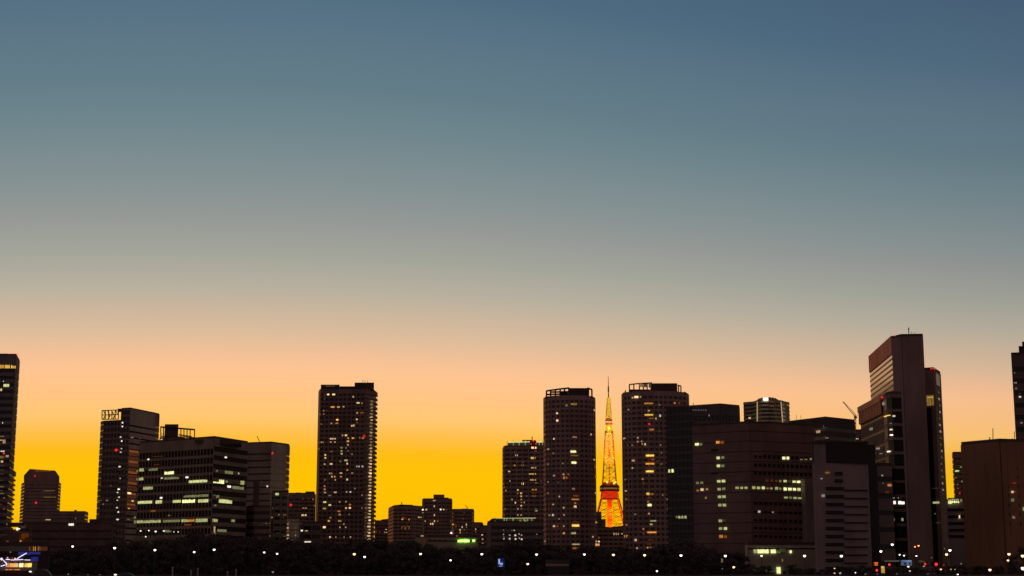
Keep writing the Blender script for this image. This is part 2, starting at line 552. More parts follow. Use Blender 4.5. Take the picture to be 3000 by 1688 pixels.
# --- apartment pair left of the residential tower
b = Building('apartment_block', 'dark stepped apartment block with a red beacon, left of the big residential tower', 'building',
             (850, 1447, 1300), [(843, None, 1312), (848, None, 1300), (893, None, 1300), (921, None, 1302), (923, None, 1310)], wall=(.3, .2, .17), st=APART)
b.box('penthouse', 867, 882, 1443, 3, 10)
b.box('penthouse', 895, 922, 1440, 2, 16, None, wallmat((.3, .18, .12)))
b.wins(ZL, [(1395, 725, 100, 34, 'a'), (1388, 855, 110, 36, 'c'), (1365, 535, 20, 20, 'cd'), (1470, 535, 50, 16, 'ad'), (1560, 545, 10, 30, 'a'), (1557, 600, 10, 30, 'om'),  # narrow upright panes by the right edge stand in for sky light on it
            (1583, 670, 14, 30, 'a'), (1560, 735, 12, 26, 'om'), (1260, 850, 14, 14, 'cf'), (1680, 1030, 14, 14, 'cf'), (1635, 1210, 20, 18, 'cd'), (1310, 1270, 30, 12, 'cf'), (1690, 1285, 20, 14, 'cd')])
b.segs(ZL, [(1310, 1395, 1010, 12, 'yd'), (1400, 1500, 1014, 16, 'gm'), (1510, 1570, 1020, 10, 'gd')], pane=30)
b.beacon(852, 1480, 5.5, 'r')
b = Building('office_block', 'tiny low block with bright white canopy light at the trees under the residential tower', 'building',
             (905, 1534, 640), [(882, None, 642), (888, None, 640), (940, None, 640)], wall=(.2, .15, .13), st=(3.4, .5, 4, .5, .3, 1), back=14)
b.wins(ZL, [(1362, 1150, 34, 30, 'wh'), (1435, 1155, 56, 14, 'c'), (1460, 1368, 140, 20, 'wh')])

# --- big residential tower
b = Building('apartment_tower', 'tall residential tower with many small lit windows and a lamp column up its right corner', 'tower',
             (1000, 1142, 1100), [(934, None, 1112), (940, None, 1100), (1070, None, 1097), (1096, None, 1108), (1102, None, 1120)], wall=(.31, .205, .18),
             glass=glassmat((.06, .042, .038), .45), styles=['solid', (3.15, .42, 3.3, .8, .4, 3), (3.15, .5, 0, 0, .9, 3), (3.15, .5, 0, 0, 1.2, 3)])
b.box('crown', 940, 995, 1127, 1.5, 22, None, DARK)
b.box('crown', 995, 1040, 1132, 4, 18, None, DARK)
b.box('crown', 1039, 1096, 1121, 1.0, 22, None, DARK)
b.win(967, 1131, 26, 3.5, 'cf', off=-1)
for u, v in ((1063, 1114), (1069, 1115), (1077, 1116)):
    b.mast(u, v, 1122, .2, 8)
b.wins(Z4, [(300, 204, 18, 'ch'), (343, 204, 22, 'ch'), (497, 222, 12, 16, 'cm'), (272, 210, 'cf'), (272, 238, 'cf'), (535, 270, 26, 'c'), (565, 273, 12, 'cd'),
            (335, 303, 32, 'a'), (380, 303, 20, 'a'), (420, 300, 14, 'cm'), (265, 333, 'cd'), (290, 330, 'cf'), (235, 360, 'cd'), (265, 358, 'cd'),
            (528, 348, 12, 'cm'), (565, 348, 30, 'od'), (372, 403, 20, 14, 'ah'), (525, 400, 14, 'c'), (325, 432, 12, 'cm'), (368, 430, 24, 'am'), (247, 437, 'cd'),
            (485, 450, 10, 14, 'c'), (500, 448, 10, 16, 'c'), (528, 425, 'od'), (412, 525, 'cm'), (440, 525, 20, 14, 'c'), (320, 552, 13, 12, 'c'), (337, 552, 'c'),
            (354, 552, 'c'), (320, 578, 13, 'cm'), (353, 578, 12, 'cm'), (457, 548, 12, 'cm'), (495, 547, 20, 'a'), (548, 545, 'cd'), (573, 547, 18, 'am'),
            (455, 572, 20, 'a'), (455, 600, 13, 14, 'cm'), (230, 580, 'od'), (247, 580, 12, 'cm'), (260, 580, 'cd'), (228, 632, 'cd'), (405, 622, 22, 'gd'),
            (440, 625, 'cd'), (405, 648, 14, 'cm'), (455, 648, 'cd'), (405, 670, 16, 14, 'gm'), (487, 673, 12, 'cd'), (325, 653, 24, 'od'), (277, 680, 12, 14, 'c'),
            (277, 703, 14, 'c'), (332, 703, 'cf'), (440, 722, 28, 14, 'gm'), (395, 730, 14, 'cd'), (449, 748, 12, 14, 'c'), (272, 752, 13, 'cm'), (323, 750, 22, 'c'),
            (450, 797, 14, 14, 'am'), (525, 770, 10, 'wm'), (543, 770, 12, 'wm'), (570, 770, 16, 'wm'), (488, 822, 18, 'cd'), (312, 825, 12, 'cm'), (328, 825, 10, 'am'),
            (400, 822, 22, 'cm'), (330, 850, 13, 'c'), (351, 850, 10, 'a'), (400, 850, 18, 'am'), (275, 875, 'cd'), (355, 875, 'cm'), (449, 872, 13, 16, 'c'),
            (272, 925, 12, 'am'), (272, 950, 12, 'cm'), (510, 943, 'cd'), (275, 975, 18, 'cm'), (356, 973, 24, 'cm'), (445, 970, 'cm'), (475, 970, 13, 'w'),
            (565, 995, 'cd'), (312, 998, 20, 'cd'), (273, 1050, 26, 'g'), (390, 1048, 'cm'), (440, 1047, 'cm'), (470, 1070, 13, 'o'), (313, 1073, 22, 14, 'c'),
            (270, 1100, 26, 'cm'), (440, 1097, 13, 14, 'c'), (470, 1095, 16, 14, 'ch'), (565, 1097, 'cd'), (592, 1095, 'cd'), (385, 1122, 24, 'om'),
            (465, 1147, 'cd'), (390, 1148, 18, 14, 'am'), (318, 1172, 18, 'cd'), (305, 1197, 16, 14, 'a'), (390, 1198, 28, 'am'), (423, 1222, 'cm'),
            (269, 1247, 22, 16, 'ch'), (392, 1248, 'cm'), (437, 1248, 'cm'), (315, 1325, 15, 14, 'c'), (360, 1325, 'cd'), (425, 1325, 'cd'), (475, 1325, 'cm'), (592, 1170, 'cd')],
       w=10, h=12)
for i in range(45):
    y = 258 + i * 24.6
    x = 632 - (y - 258) * .0205
    b.win(850 + x / 2.683, 1080 + y / 2.683, 3.4, 4.0, random.choice(['cm', 'c', 'c', 'cm', 'ch']) if i > 14 else random.choice(['cd', 'cm', 'cd']), name='stair_light', off=1.6)
for i in range(16):
    y = 1000 + i * 22
    b.win(850 + (592 - i * .6) / 2.683, 1080 + y / 2.683, 2.6, 3, 'cf', name='balcony_light', off=1.3)
b.beacon(1067, 1278, 6, 'rm')

# --- mid cluster
b = Building('apartment_block', 'low broken silhouette of an apartment block just right of the residential tower', 'building',
             (1120, 1527, 1600), [(1098, None, 1600), (1139, None, 1600)], wall=(.3, .17, .12), st=APART)
b.poly('roof_steps', [(1103, 1530), (1107, 1523), (1114, 1529), (1118, 1522), (1128, 1521), (1139, 1520), (1139, 1530)], 2, 12)
b.wins(Z5, [(257, 765, 24, 22, 'c'), (235, 805, 16, 18, 'cm'), (265, 805, 16, 20, 'cm'), (160, 800, 16, 40, 'od'), (105, 790, 40, 90, 'of')])
b = Building('apartment_block', 'brown block with faceted rounded corners and soft amber windows, left of the stepped block', 'building',
             (1190, 1483, 1500), [(1139, 1490), (1154, 1483), (1206, 1483), (1240, 1486)], glass=glassmat((.05, .035, .03), .5, 1.2), wall=(.36, .24, .19), st=(3.3, .6, 4, .8, .4, 3))
b.poly('penthouse', [(1148, 1486), (1156, 1480), (1176, 1478), (1208, 1479), (1214, 1486)], 6, 20)
b.mast(1177, 1472, 1480, .6, 10, 'vent')
b.wins(Z5, [(498, 545, 50, 10, 'of'), (498, 612, 26, 20, 'a'), (595, 615, 22, 24, 'am'), (515, 590, 60, 16, 'od'), (735, 582, 20, 12, 'c'), (765, 582, 26, 18, 'am'), (490, 735, 12, 40, 'ad'),
            (520, 715, 34, 8, 'ad'), (540, 745, 20, 40, 'ad'), (597, 735, 16, 44, 'ad'), (575, 715, 28, 8, 'ad'), (750, 715, 40, 10, 'of'), (520, 540, 40, 12, 'of')])
b = Building('apartment_block', 'stepped brown block with the highest flat roof of the low central cluster', 'building',
             (1270, 1463, 1450), [(1238, None, 1455), (1244, None, 1450), (1318, None, 1450), (1324, None, 1456)], wall=(.34, .22, .18), st=(3.3, .6, 4, .8, .4, 3))
b.box('penthouse', 1270, 1302, 1449, 2, 20, None, wallmat((.33, .2, .16)))
b.box('penthouse', 1301, 1314, 1458, 3, 14)
b.wins(Z5, [(955, 335, 16, 14, 'c'), (975, 335, 18, 22, 'cm'), (968, 420, 18, 24, 'c'), (805, 470, 22, 22, 'wh'), (850, 470, 26, 22, 'c'), (1062, 468, 24, 24, 'wh'), (1105, 468, 24, 16, 'c'),
            (1148, 475, 16, 12, 'cd'), (807, 515, 14, 14, 'cm'), (970, 550, 16, 30, 'c'), (833, 640, 14, 26, 'cm'), (970, 638, 16, 24, 'c'), (912, 635, 12, 14, 'od'), (1018, 638, 18, 18, 'cd'),
            (915, 680, 16, 30, 'c'), (945, 678, 18, 32, 'c'), (1030, 600, 10, 12, 'of')], off=.7)
b = Building('apartment_block', 'brown block with a sloped right shoulder and scattered lit windows above the green sign', 'building',
             (1355, 1494, 1400), [(1323, None, 1405), (1330, None, 1400), (1382, None, 1400), (1388, None, 1405)], wall=(.34, .22, .17), st=(3.2, .55, 4, .8, .4, 2))
b.poly('penthouse', [(1333, 1497), (1333, 1491), (1378, 1491), (1380, 1496)], 3, 16)
b.bars('roof_rail', [(1351, 1491, 1372, 1489), (1362, 1479, 1371, 1489)], .3, 3)
b.win(1361, 1490.3, 20, 1.6, 'cm', off=-2)
b.wins(Z5, [(1208, 640, 14, 22, 'od'), (1248, 688, 22, 22, 'a'), (1285, 690, 12, 20, 'od'), (1440, 688, 18, 30, 'c'), (1440, 728, 14, 20, 'cd'), (1378, 728, 20, 22, 'c'), (1347, 768, 18, 24, 'c'),
            (1410, 768, 12, 20, 'cd'), (1215, 812, 24, 28, 'wh'), (1350, 805, 16, 24, 'cm'), (1445, 805, 14, 18, 'od'), (1300, 858, 30, 12, 'om'), (1285, 722, 22, 14, 'od'), (1410, 515, 14, 10, 'od'), (1395, 605, 20, 12, 'od')])
b = Building('apartment_block', 'small dark block with one column of four lit windows between two taller cluster blocks', 'building',
             (1400, 1533, 1350), [(1384, None, 1350), (1408, None, 1350), (1414, None, 1356)], wall=(.3, .17, .13), st=APART)
b.wins(Z5, [(1580, 685, 16, 24, 'c'), (1578, 722, 16, 24, 'c'), (1578, 762, 16, 26, 'c'), (1578, 800, 12, 14, 'cd')])
b = Building('apartment_block', 'low dark block with a dotted stair-light column beside the light-crowned wide block', 'building',
             (1420, 1543, 1000), [(1405, None, 1000), (1445, None, 1000)], wall=(.26, .15, .13), st=APART)
b.wins(Z5, [(1673, 845, 26, 26, 'c'), (1680, 905, 24, 24, 'cm'), (1680, 957, 24, 24, 'c'), (1678, 1015, 24, 26, 'c')])
b = Building('office_block', 'pale low building with small dark openings and a glowing green sign above the trees', 'building',
             (1290, 1576, 560), [(1218, None, 560), (1250, None, 555), (1400, None, 555)], wall=(.42, .32, .25), st=(3.3, .85, 0, 0, .25, 1), back=14)
for x, y in ((905, 922), (978, 926), (1128, 922), (1050, 924)):
    b.win(1080 + x / 5.03, 1400 + y / 5.03, 6, 5, GLASS, off=.4)
b.wins(Z5, [(797, 857, 30, 18, 'cm'), (1300, 858, 24, 10, 'om')])
s_ = b.win(1358, 1585, 34, 6.5, 'kl', name='sign', off=.7, panes=9, gap=.05)
s_['label'] = 'glowing green-white illuminated sign'
b.win(1388, 1584.2, 7.6, 5, 'kl', name='sign', off=.7)
b.win(1362, 1581, 12, 3, 'kh', name='sign', off=.72)

# --- wide block with lit crown, in front of the tower pair
b = Building('office_block', 'wide low block with a greenish lit roof terrace, in front of the slim red-beacon tower', 'building',
             (1500, 1531, 900), [(1428, None, 905), (1440, None, 900), (1592, None, 900)], wall=(.27, .19, .17), styles=['solid', (3.6, .5, 0, 0, .4, 2)])
b.poly('roof_wing', [(1429, 1533), (1432, 1527), (1440, 1520), (1452, 1518), (1472, 1519), (1472, 1533)], 3, 18)
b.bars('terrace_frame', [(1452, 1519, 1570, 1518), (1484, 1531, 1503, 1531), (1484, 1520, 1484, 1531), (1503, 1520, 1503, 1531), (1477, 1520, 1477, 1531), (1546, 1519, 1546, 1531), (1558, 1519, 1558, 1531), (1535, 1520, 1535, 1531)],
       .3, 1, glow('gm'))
b.box('terrace_wall', 1472, 1566, 1519.5, 6, 10, None, wallmat((.35, .33, .2)))
b.wins(ZJ, [(445, 1130, 36, 26, 'xd'), (510, 1130, 36, 30, 'gd'), (130, 1135, 20, 20, 'cf')], off=0)
b.wins(ZJ, [(235, 1305, 14, 14, 'wm'), (312, 1312, 26, 12, 'wm'), (370, 1254, 18, 14, 'wm'), (382, 1316, 26, 22, 'w'), (430, 1300, 14, 18, 'wm'), (460, 1312, 18, 16, 'wm'), (240, 1358, 18, 16, 'wm'), (312, 1358, 20, 22, 'w'), (386, 1362, 24, 22, 'w'),
            (433, 1352, 16, 16, 'wm'), (462, 1365, 24, 18, 'w'), (490, 1428, 40, 12, 'wh'), (235, 1250, 12, 12, 'wd'), (650, 1303, 20, 12, 'wd'), (340, 1254, 10, 12, 'wd'), (240, 1335, 10, 10, 'wd')])

# --- slim tower with red beacon crown
b = Building('apartment_tower', 'slim residential tower with red lit roof box and glowing parapet, beside a round-fronted tower', 'tower',
             (1530, 1309, 1150), [(1474, None, 1160), (1479, None, 1150), (1600, None, 1147)], glass=glassmat((.07, .045, .045), .4), wall=(.40, .28, .25), st=(3.15, .5, 4.5, .8, .5, 2))
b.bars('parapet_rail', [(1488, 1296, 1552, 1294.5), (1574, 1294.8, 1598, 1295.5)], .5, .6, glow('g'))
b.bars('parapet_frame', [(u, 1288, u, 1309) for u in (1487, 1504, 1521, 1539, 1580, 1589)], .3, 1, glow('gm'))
b.box('roof_box', 1487, 1598, 1297, 5, 14, None, wallmat((.25, .26, .15)))
b.box('penthouse', 1530, 1560, 1289, 12, 14)
b.box('beacon_box', 1555, 1571, 1290, -.4, 6, 1304, wallmat((.3, .05, .05)))
b.mast(1559, 1280, 1292, .4, 4)
for u, v, r in ((1556, 1301, 3), (1570, 1301, 3), (1562, 1292, 3.5), (1485, 1297, 2.5), (1485, 1304, 2.5), (1560, 1285, 2)):
    b.beacon(u, v, r, 'r')
b.wins(ZJ, [(615, 222, 70, 26, 'ch'), (605, 350, 64, 26, 'y'), (612, 472, 70, 18, 'cm'), (605, 550, 84, 20, 'ym'), (560, 550, 16, 20, 'ym'), (605, 624, 84, 18, 'ym'), (620, 745, 70, 18, 'am'), (615, 785, 60, 30, 'of'),
            (618, 825, 56, 16, 'ad'), (645, 662, 30, 12, 'cd'), (645, 1010, 36, 12, 'gm'), (640, 985, 18, 14, 'cd'), (398, 317, 34, 24, 'wm'), (405, 400, 14, 'cd'), (475, 403, 28, 'om'), (475, 440, 36, 14, 'am'), (375, 443, 22, 18, 'am'),
            (258, 445, 32, 16, 'ad'), (307, 518, 28, 16, 'c'), (318, 637, 12, 18, 'c'), (475, 670, 28, 28, 'yh'), (413, 750, 24, 18, 'c'), (408, 790, 22, 14, 'am'), (460, 790, 34, 20, 'y'), (458, 828, 22, 20, 'y'), (458, 868, 22, 16, 'am'),
            (342, 868, 16, 20, 'cm'), (383, 908, 18, 20, 'c'), (462, 905, 26, 14, 'om'), (495, 905, 12, 20, 'cm'), (458, 945, 22, 18, 'c'), (415, 985, 16, 22, 'cm'), (460, 982, 18, 16, 'cd'), (257, 987, 20, 18, 'am'), (415, 1062, 12, 20, 'cm'),
            (455, 1062, 18, 18, 'cm'), (247, 1062, 12, 18, 'od'), (247, 717, 16, 16, 'am'), (265, 757, 20, 20, 'am'), (248, 870, 26, 10, 'od'), (525, 825, 10, 18, 'cd'), (700, 635, 14, 20, 'cd'), (640, 265, 30, 12, 'od'),
            (380, 275, 8, 30, 'cf'), (240, 680, 10, 16, 'od'), (395, 560, 14, 12, 'cf')])
for i in range(27):
    b.win(1420 + (742 + i * .7) / 4.263, 1260 + (240 + i * 30) / 4.263, 3, 4, random.choice(['cm', 'cd', 'cd', 'od', 'cd']), name='stair_light', off=.9)

# --- twin round-fronted towers
ROUND = (3.15, .45, 3.0, .9, .5, 3)
b = Building('apartment_tower', 'round-fronted residential tower with open roof frame, left of the orange lattice tower', 'tower',
             (1668, 1159, 1000), [(1594, None, 1016), (1600, None, 1006), (1616, None, 1002), (1642, None, 999), (1668, None, 998), (1696, None, 999), (1722, None, 1002), (1736, None, 1006), (1742, None, 1016)],
             wall=(.44, .29, .285), st=ROUND, roof=False, glass=glassmat((.12, .078, .075), .45))
b.box('crown', 1664, 1722, 1137, 4, 16, None, DARK)
b.box('crown', 1640, 1664, 1149, 7, 12, None, DARK)
b.bars('crown_frame', [(1601, 1145.5, 1640, 1140), (1640, 1140, 1668, 1137), (1720, 1137, 1735, 1142), (1601, 1145, 1601, 1166), (1613, 1143, 1613, 1165), (1615, 1149, 1664, 1148), (1627, 1142, 1627, 1164), (1641, 1140, 1641, 1163), (1654, 1139, 1654, 1162),
                       (1724, 1139, 1724, 1164), (1734, 1142, 1734, 1165), (1601, 1156, 1640, 1155), (1600, 1165, 1736, 1163)], .7, 4)
b.wins(Z6, [(675, 270, 50, 14, 'yd'), (622, 280, 14, 14, 'cd'), (680, 520, 36, 12, 'cd'), (670, 630, 46, 16, 'gh'), (680, 660, 62, 8, 'ad'), (675, 713, 38, 18, 'gh'), (672, 912, 22, 14, 'cd'), (690, 965, 46, 8, 'od'), (685, 992, 64, 9, 'am'), (685, 1020, 16, 12, 'cd'),
            (685, 1047, 20, 18, 'c'), (688, 1190, 60, 16, 'yh'), (672, 1248, 38, 13, 'gm'), (690, 1332, 62, 9, 'gm'), (690, 1362, 60, 10, 'om'), (688, 1160, 50, 8, 'of'), (552, 340, 10, 12, 'ch'), (552, 395, 12, 13, 'ch'), (528, 533, 8, 14, 'c'), (488, 612, 12, 'cm'),
            (523, 643, 12, 'cd'), (485, 725, 'cd'), (593, 720, 12, 'cd'), (528, 812, 'cm'), (598, 803, 12, 'cm'), (635, 803, 'cd'), (602, 828, 7, 18, 'a'), (622, 828, 7, 16, 'om'), (560, 862, 'cf'), (487, 860, 'cd'), (485, 945, 'cd'), (568, 970, 8, 12, 'cm'), (522, 1030, 'cm'),
            (600, 1055, 12, 14, 'cm'), (520, 1110, 10, 14, 'w'), (602, 1110, 'cm'), (495, 1112, 'cd'), (568, 1140, 'cd'), (528, 1195, 12, 14, 'c'), (600, 1195, 'cm'), (555, 1195, 8, 12, 'od'), (601, 1248, 14, 14, 'a'), (465, 1310, 'cd'), (603, 1365, 'cm'),
            (460, 380, 8, 'cf'), (460, 440, 8, 'cf'), (460, 500, 8, 'cd'), (462, 560, 8, 'cf'), (825, 315, 8, 'cm'), (822, 690, 12, 'cm'), (832, 745, 8, 'cd'), (835, 820, 8, 'cd'), (836, 945, 9, 'cm'), (838, 1165, 8, 'cm'), (838, 1310, 8, 'cm'), (838, 1335, 12, 18, 'a'),
            (813, 1275, 8, 12, 'cm'), (800, 500, 6, 16, 'cm')], w=10, h=10, off=.9)
b = Building('apartment_tower', 'round-fronted residential tower with amber lounge windows, right of the orange lattice tower', 'tower',
             (1915, 1147, 950), [(1823, None, 966), (1829, None, 955), (1850, None, 951), (1880, None, 948), (1915, None, 947), (1955, None, 948), (1985, None, 951), (2008, None, 955), (2016, None, 966)],
             wall=(.42, .28, .265), st=ROUND, roof=False, glass=glassmat((.12, .078, .075), .45))
b.box('crown', 1905, 1984, 1123, 4, 18, None, DARK)
b.box('crown', 1843, 1905, 1141, 6, 14, None, DARK)
b.bars('crown_frame', [(1843, 1127, 1870, 1124), (1870, 1124, 1910, 1122), (1985, 1129, 1995, 1131), (1844, 1127, 1844, 1150), (1857, 1126, 1857, 1150), (1873, 1124, 1873, 1148), (1885, 1124, 1885, 1148), (1896, 1123, 1896, 1148), (1988, 1130, 1988, 1150), (1995, 1131, 1995, 1152),
                       (1832, 1144, 1832, 1151), (2006, 1148, 2006, 1156), (1900, 1121, 1902, 1126)], .5, 4)
b.wins(Z7, [(168, 217, 30, 16, 'ch'), (140, 222, 10, 12, 'cm'), (202, 215, 10, 'cm'), (260, 265, 72, 12, 'am'), (262, 320, 14, 'cm'), (262, 352, 72, 12, 'y'), (280, 378, 40, 8, 'ad'), (283, 463, 36, 12, 'am'), (270, 660, 70, 14, 'yh'), (290, 690, 30, 12, 'od'), (270, 722, 76, 13, 'a'),
            (268, 780, 66, 14, 'yh'), (255, 950, 24, 20, 'y'), (285, 952, 26, 16, 'ad'), (265, 980, 40, 12, 'of'), (267, 1035, 32, 20, 'gh'), (255, 1010, 16, 12, 'cd'), (262, 1100, 14, 'cm'), (295, 1155, 50, 10, 'xm'), (280, 1182, 22, 12, 'cm'), (285, 1242, 78, 12, 'a'),
            (253, 1357, 10, 'cm'), (275, 1357, 14, 'am'), (275, 1300, 50, 10, 'of'), (262, 1330, 40, 10, 'of'), (345, 358, 10, 18, 'w'), (314, 380, 8, 16, 'cm'), (340, 275, 'cd'), (455, 262, 8, 14, 'am'), (487, 262, 'od'), (180, 525, 8, 'cm'), (180, 555, 'cm'), (210, 552, 'cm'),
            (233, 575, 10, 16, 'c'), (138, 582, 'cd'), (213, 572, 'cm'), (350, 580, 8, 14, 'cd'), (355, 640, 8, 12, 'cd'), (145, 698, 20, 14, 'cm'), (140, 755, 10, 12, 'cm'), (217, 838, 14, 12, 'am'), (222, 870, 10, 'od'), (355, 725, 'cd'), (365, 960, 6, 18, 'cd'), (82, 530, 12, 14, 'cm'),
            (88, 842, 'cd'), (90, 928, 'cm'), (95, 990, 8, 12, 'cd'), (93, 1272, 20, 22, 'am'), (163, 1300, 12, 18, 'c'), (175, 1362, 12, 13, 'cm'), (222, 1215, 14, 12, 'am'), (222, 1250, 'od'), (110, 312, 'cd'), (105, 582, 'cf'), (95, 1185, 'cd'), (70, 232, 12, 8, 'cf'), (325, 700, 'cf'),
            (405, 800, 'cf'), (405, 860, 'cf'), (400, 990, 12, 'cd'), (400, 1060, 'cf'), (160, 1105, 'cd'), (340, 475, 'cf')], w=9, h=11, off=.9)
b.beacon(1902, 1243, 4.5, 'r')
b.wins(Z7, [(195, 125, 20, 26, 'cd'), (268, 128, 20, 26, 'cf'), (235, 126, 24, 24, 'cf')], off=-4)

# --- blocks around the lattice tower foot
b = Building('office_block', 'dark silhouetted block stepping down to the foot of the orange lattice tower', 'building',
             (1750, 1502, 1900), [(1735, None, 1900), (1762, None, 1900)], wall=(.25, .15, .1), st=APART)
b.box('wing', 1758, 1774, 1521, 0, 30, 1600, wallmat((.25, .15, .1)))
b = Building('office_block', 'low dark block hiding the feet of the orange lattice tower', 'building',
             (1800, 1547, 1300), [(1745, None, 1302), (1752, None, 1300), (1840, None, 1300)], wall=(.3, .19, .15), st=(3.4, .6, 4, .8, .35, 2))
b.poly('roof_steps', [(1770, 1549), (1772, 1543), (1790, 1545), (1800, 1543), (1830, 1540), (1833, 1549)], 6, 12)
ZF = (1760, 1560, 6.44)
b.wins(ZF, [(250, 28, 24, 44, 'cm'), (292, 30, 20, 44, 'cm'), (330, 30, 18, 40, 'cm'), (400, 26, 24, 26, 'cm'), (-120, 90, 14, 40, 'cm'), (-35, 98, 14, 34, 'cd'), (-35, 172, 34, 34, 'c'), (-45, 234, 40, 50, 'ch')])

# --- dark glass tower beside the right round tower
b = Building('office_tower', 'dark glass tower with a thin bright roof rim, overlapped by the broad brown office block', 'tower',
             (2110, 1187, 800), [(1952, 1197), (2033, 1192), (2110, 1187), (2166, 1192)], wall=(.14, .125, .125),
             styles=[(4.0, .3, 2.4, .3, .25, 0), (4.0, .35, 2.4, .45, .25, 5), (4.0, .35, 2.4, .45, .25, 5)], glass=glassmat((.03, .033, .036), .18))
b.bars('roof_rim', [(2016, 1191, 2108, 1184), (2108, 1184, 2166, 1189)], .3, 3, wallmat((.4, .3, .25)))
b.mast(2031, 1180, 1193, .15, 4)
b.wins(Z7, [(418, 777, 13, 26, 'g'), (443, 775, 14, 28, 'gh'), (495, 1127, 14, 22, 'gm'), (518, 1127, 14, 22, 'gm'), (541, 1127, 14, 24, 'gm'), (475, 1125, 12, 18, 'cd'), (720, 355, 6, 16, 'wd')] +
       [(602 + i * 19, 316, 12, 12, 'wf') for i in range(6)])

# --- broad brown office block
b = Building('office_block', 'broad brown office block with a stacked pair column and one long row of yellow windows', 'building',
             (2195, 1240, 640), [(2028, 1250), (2060, 1248), (2195, 1240), (2384, 1249)], wall=(.26, .165, .15),
             styles=[(4.1, .92, 0, 0, .2, 3), (4.1, .92, 0, 0, .2, 3), (4.1, .94, 0, 0, .2, 3)])
b.wins(Z7, [(628, 575, 28, 20, 'gh'), (657, 575, 22, 18, 'gd'), (787, 560, 26, 22, 'a'), (820, 560, 26, 22, 'od'), (790, 678, 26, 22, 'g'), (825, 675, 22, 20, 'gd'), (792, 738, 26, 22, 'g'), (825, 738, 22, 20, 'gd'), (795, 855, 26, 20, 'g'), (830, 853, 26, 22, 'g'), (798, 915, 26, 20, 'gm'),
            (832, 912, 24, 20, 'gd'), (800, 973, 26, 22, 'gm'), (834, 972, 26, 22, 'gm'), (803, 1035, 24, 22, 'gm'), (837, 1035, 26, 22, 'gm'), (807, 1155, 26, 22, 'gm'), (838, 1152, 20, 18, 'xf'), (808, 1213, 24, 20, 'gm'), (845, 1213, 24, 22, 'g'), (812, 1273, 28, 24, 'am'), (845, 1275, 22, 20, 'od'),
            (632, 868, 20, 18, 'gd'), (665, 866, 22, 18, 'gd'), (635, 925, 16, 14, 'cd'), (668, 918, 24, 20, 'c'), (705, 915, 14, 14, 'cm'), (697, 980, 14, 16, 'cd')])
b.wins(Z8, [(160, 766, 24, 18, 'gm'), (196, 766, 22, 18, 'gm'), (230, 766, 22, 18, 'gm'), (283, 764, 24, 22, 'gm'), (320, 766, 24, 20, 'gm'), (357, 766, 22, 22, 'g'), (389, 770, 18, 12, 'cd'), (418, 770, 16, 14, 'cm'), (460, 770, 22, 22, 'gm'), (488, 773, 14, 18, 'gd'), (527, 775, 24, 24, 'gh'),
            (563, 776, 26, 22, 'gh'), (598, 777, 24, 20, 'gh'), (633, 778, 24, 24, 'g'), (385, 710, 20, 20, 'of'), (422, 710, 20, 20, 'of'), (457, 712, 18, 18, 'of'), (488, 714, 16, 18, 'gd'), (526, 714, 24, 18, 'g'), (560, 716, 18, 16, 'gf'), (596, 718, 26, 16, 'g'), (630, 719, 26, 18, 'gh'),
            (532, 841, 28, 14, 'gm'), (567, 842, 20, 20, 'xd'), (602, 844, 26, 16, 'gm'), (637, 846, 26, 14, 'gm'), (516, 535, 24, 22, 'gh'), (547, 535, 18, 22, 'gh'), (652, 546, 20, 10, 'cd'), (686, 546, 20, 10, 'cd'), (724, 543, 14, 18, 'cd'), (325, 950, 16, 16, 'wm'), (430, 955, 14, 12, 'wd')])
DG = glassmat((.006, .004, .004), .35)
for r_, y in enumerate((890, 955, 1018, 1080, 1143)):
    for i in range(10):
        if r_ == 1 and i in (1, 4):
            continue
        b.win(2100 + (300 + i * 38.5) / 2.645, 1140 + (y - 3 + i * 1.2) / 2.645, 9, 7, DG, off=.3)
for y in (523, 590, 652):
    b.win(2100 + 510 / 2.645, 1140 + (y + 2) / 2.645, 460 / 2.645, 7, DG, off=.3, panes=13, gap=.4)
for y in (400, 330):
    b.win(2100 + 420 / 2.645, 1140 + y / 2.645, 620 / 2.645, 3.5, DG, off=.3)
for k, y in enumerate((620, 795)):
    b.win(1800 + 760 / 2.5875, 1080 + y / 2.5875, 20, 7, DG, off=.3)
bm = bmesh.new()
st_ = wallmat((.34, .27, .26))
p0, p1 = b.hit(2348, 1500), b.hit(2384, 1500)
zt = b.hit(2360, 1405).z
band(bm, p0, p1, G, zt, 3.0, 0)
for i in range(9):
    a_ = Vector(p0[:2]).lerp(Vector(p1[:2]), (i + .5) / 9)
    t_ = (Vector(p1[:2]) - Vector(p0[:2])).normalized() * .25
    n_ = Vector((t_.y, -t_.x)).normalized() * 3.0
    band(bm, a_ - t_ + n_, a_ + t_ + n_, G, zt - .5, .2, 0)
link('stair_tower', bm, st_, b.o)
b = Building('office_block', 'low pale podium building with bright white ground-floor windows under the broad brown office block', 'building',
             (2290, 1597, 520), [(2184, None, 522), (2190, None, 520), (2398, None, 520)], wall=(.46, .42, .34), st=(9, .95, 0, 0, .2, 1), back=20)
b.segs(ZG, [(515, 575, 268, 82, 'gm'), (595, 845, 268, 86, 'gh'), (890, 1005, 268, 84, 'gh'), (1010, 1110, 285, 50, 'xd')], pane=42)
b.wins(ZG, [(1150, 250, 170, 90, 'xf'), (1335, 280, 44, 62, 'gh'), (1066, 690, 92, 160, 'gh'), (940, 695, 90, 110, 'xf'), (1500, 745, 40, 20, 'wd'), (490, 690, 70, 30, 'wf'), (805, 700, 60, 40, 'wf')])
b.wins(ZG, [(1150, 467, 16, 60, 'cd')])

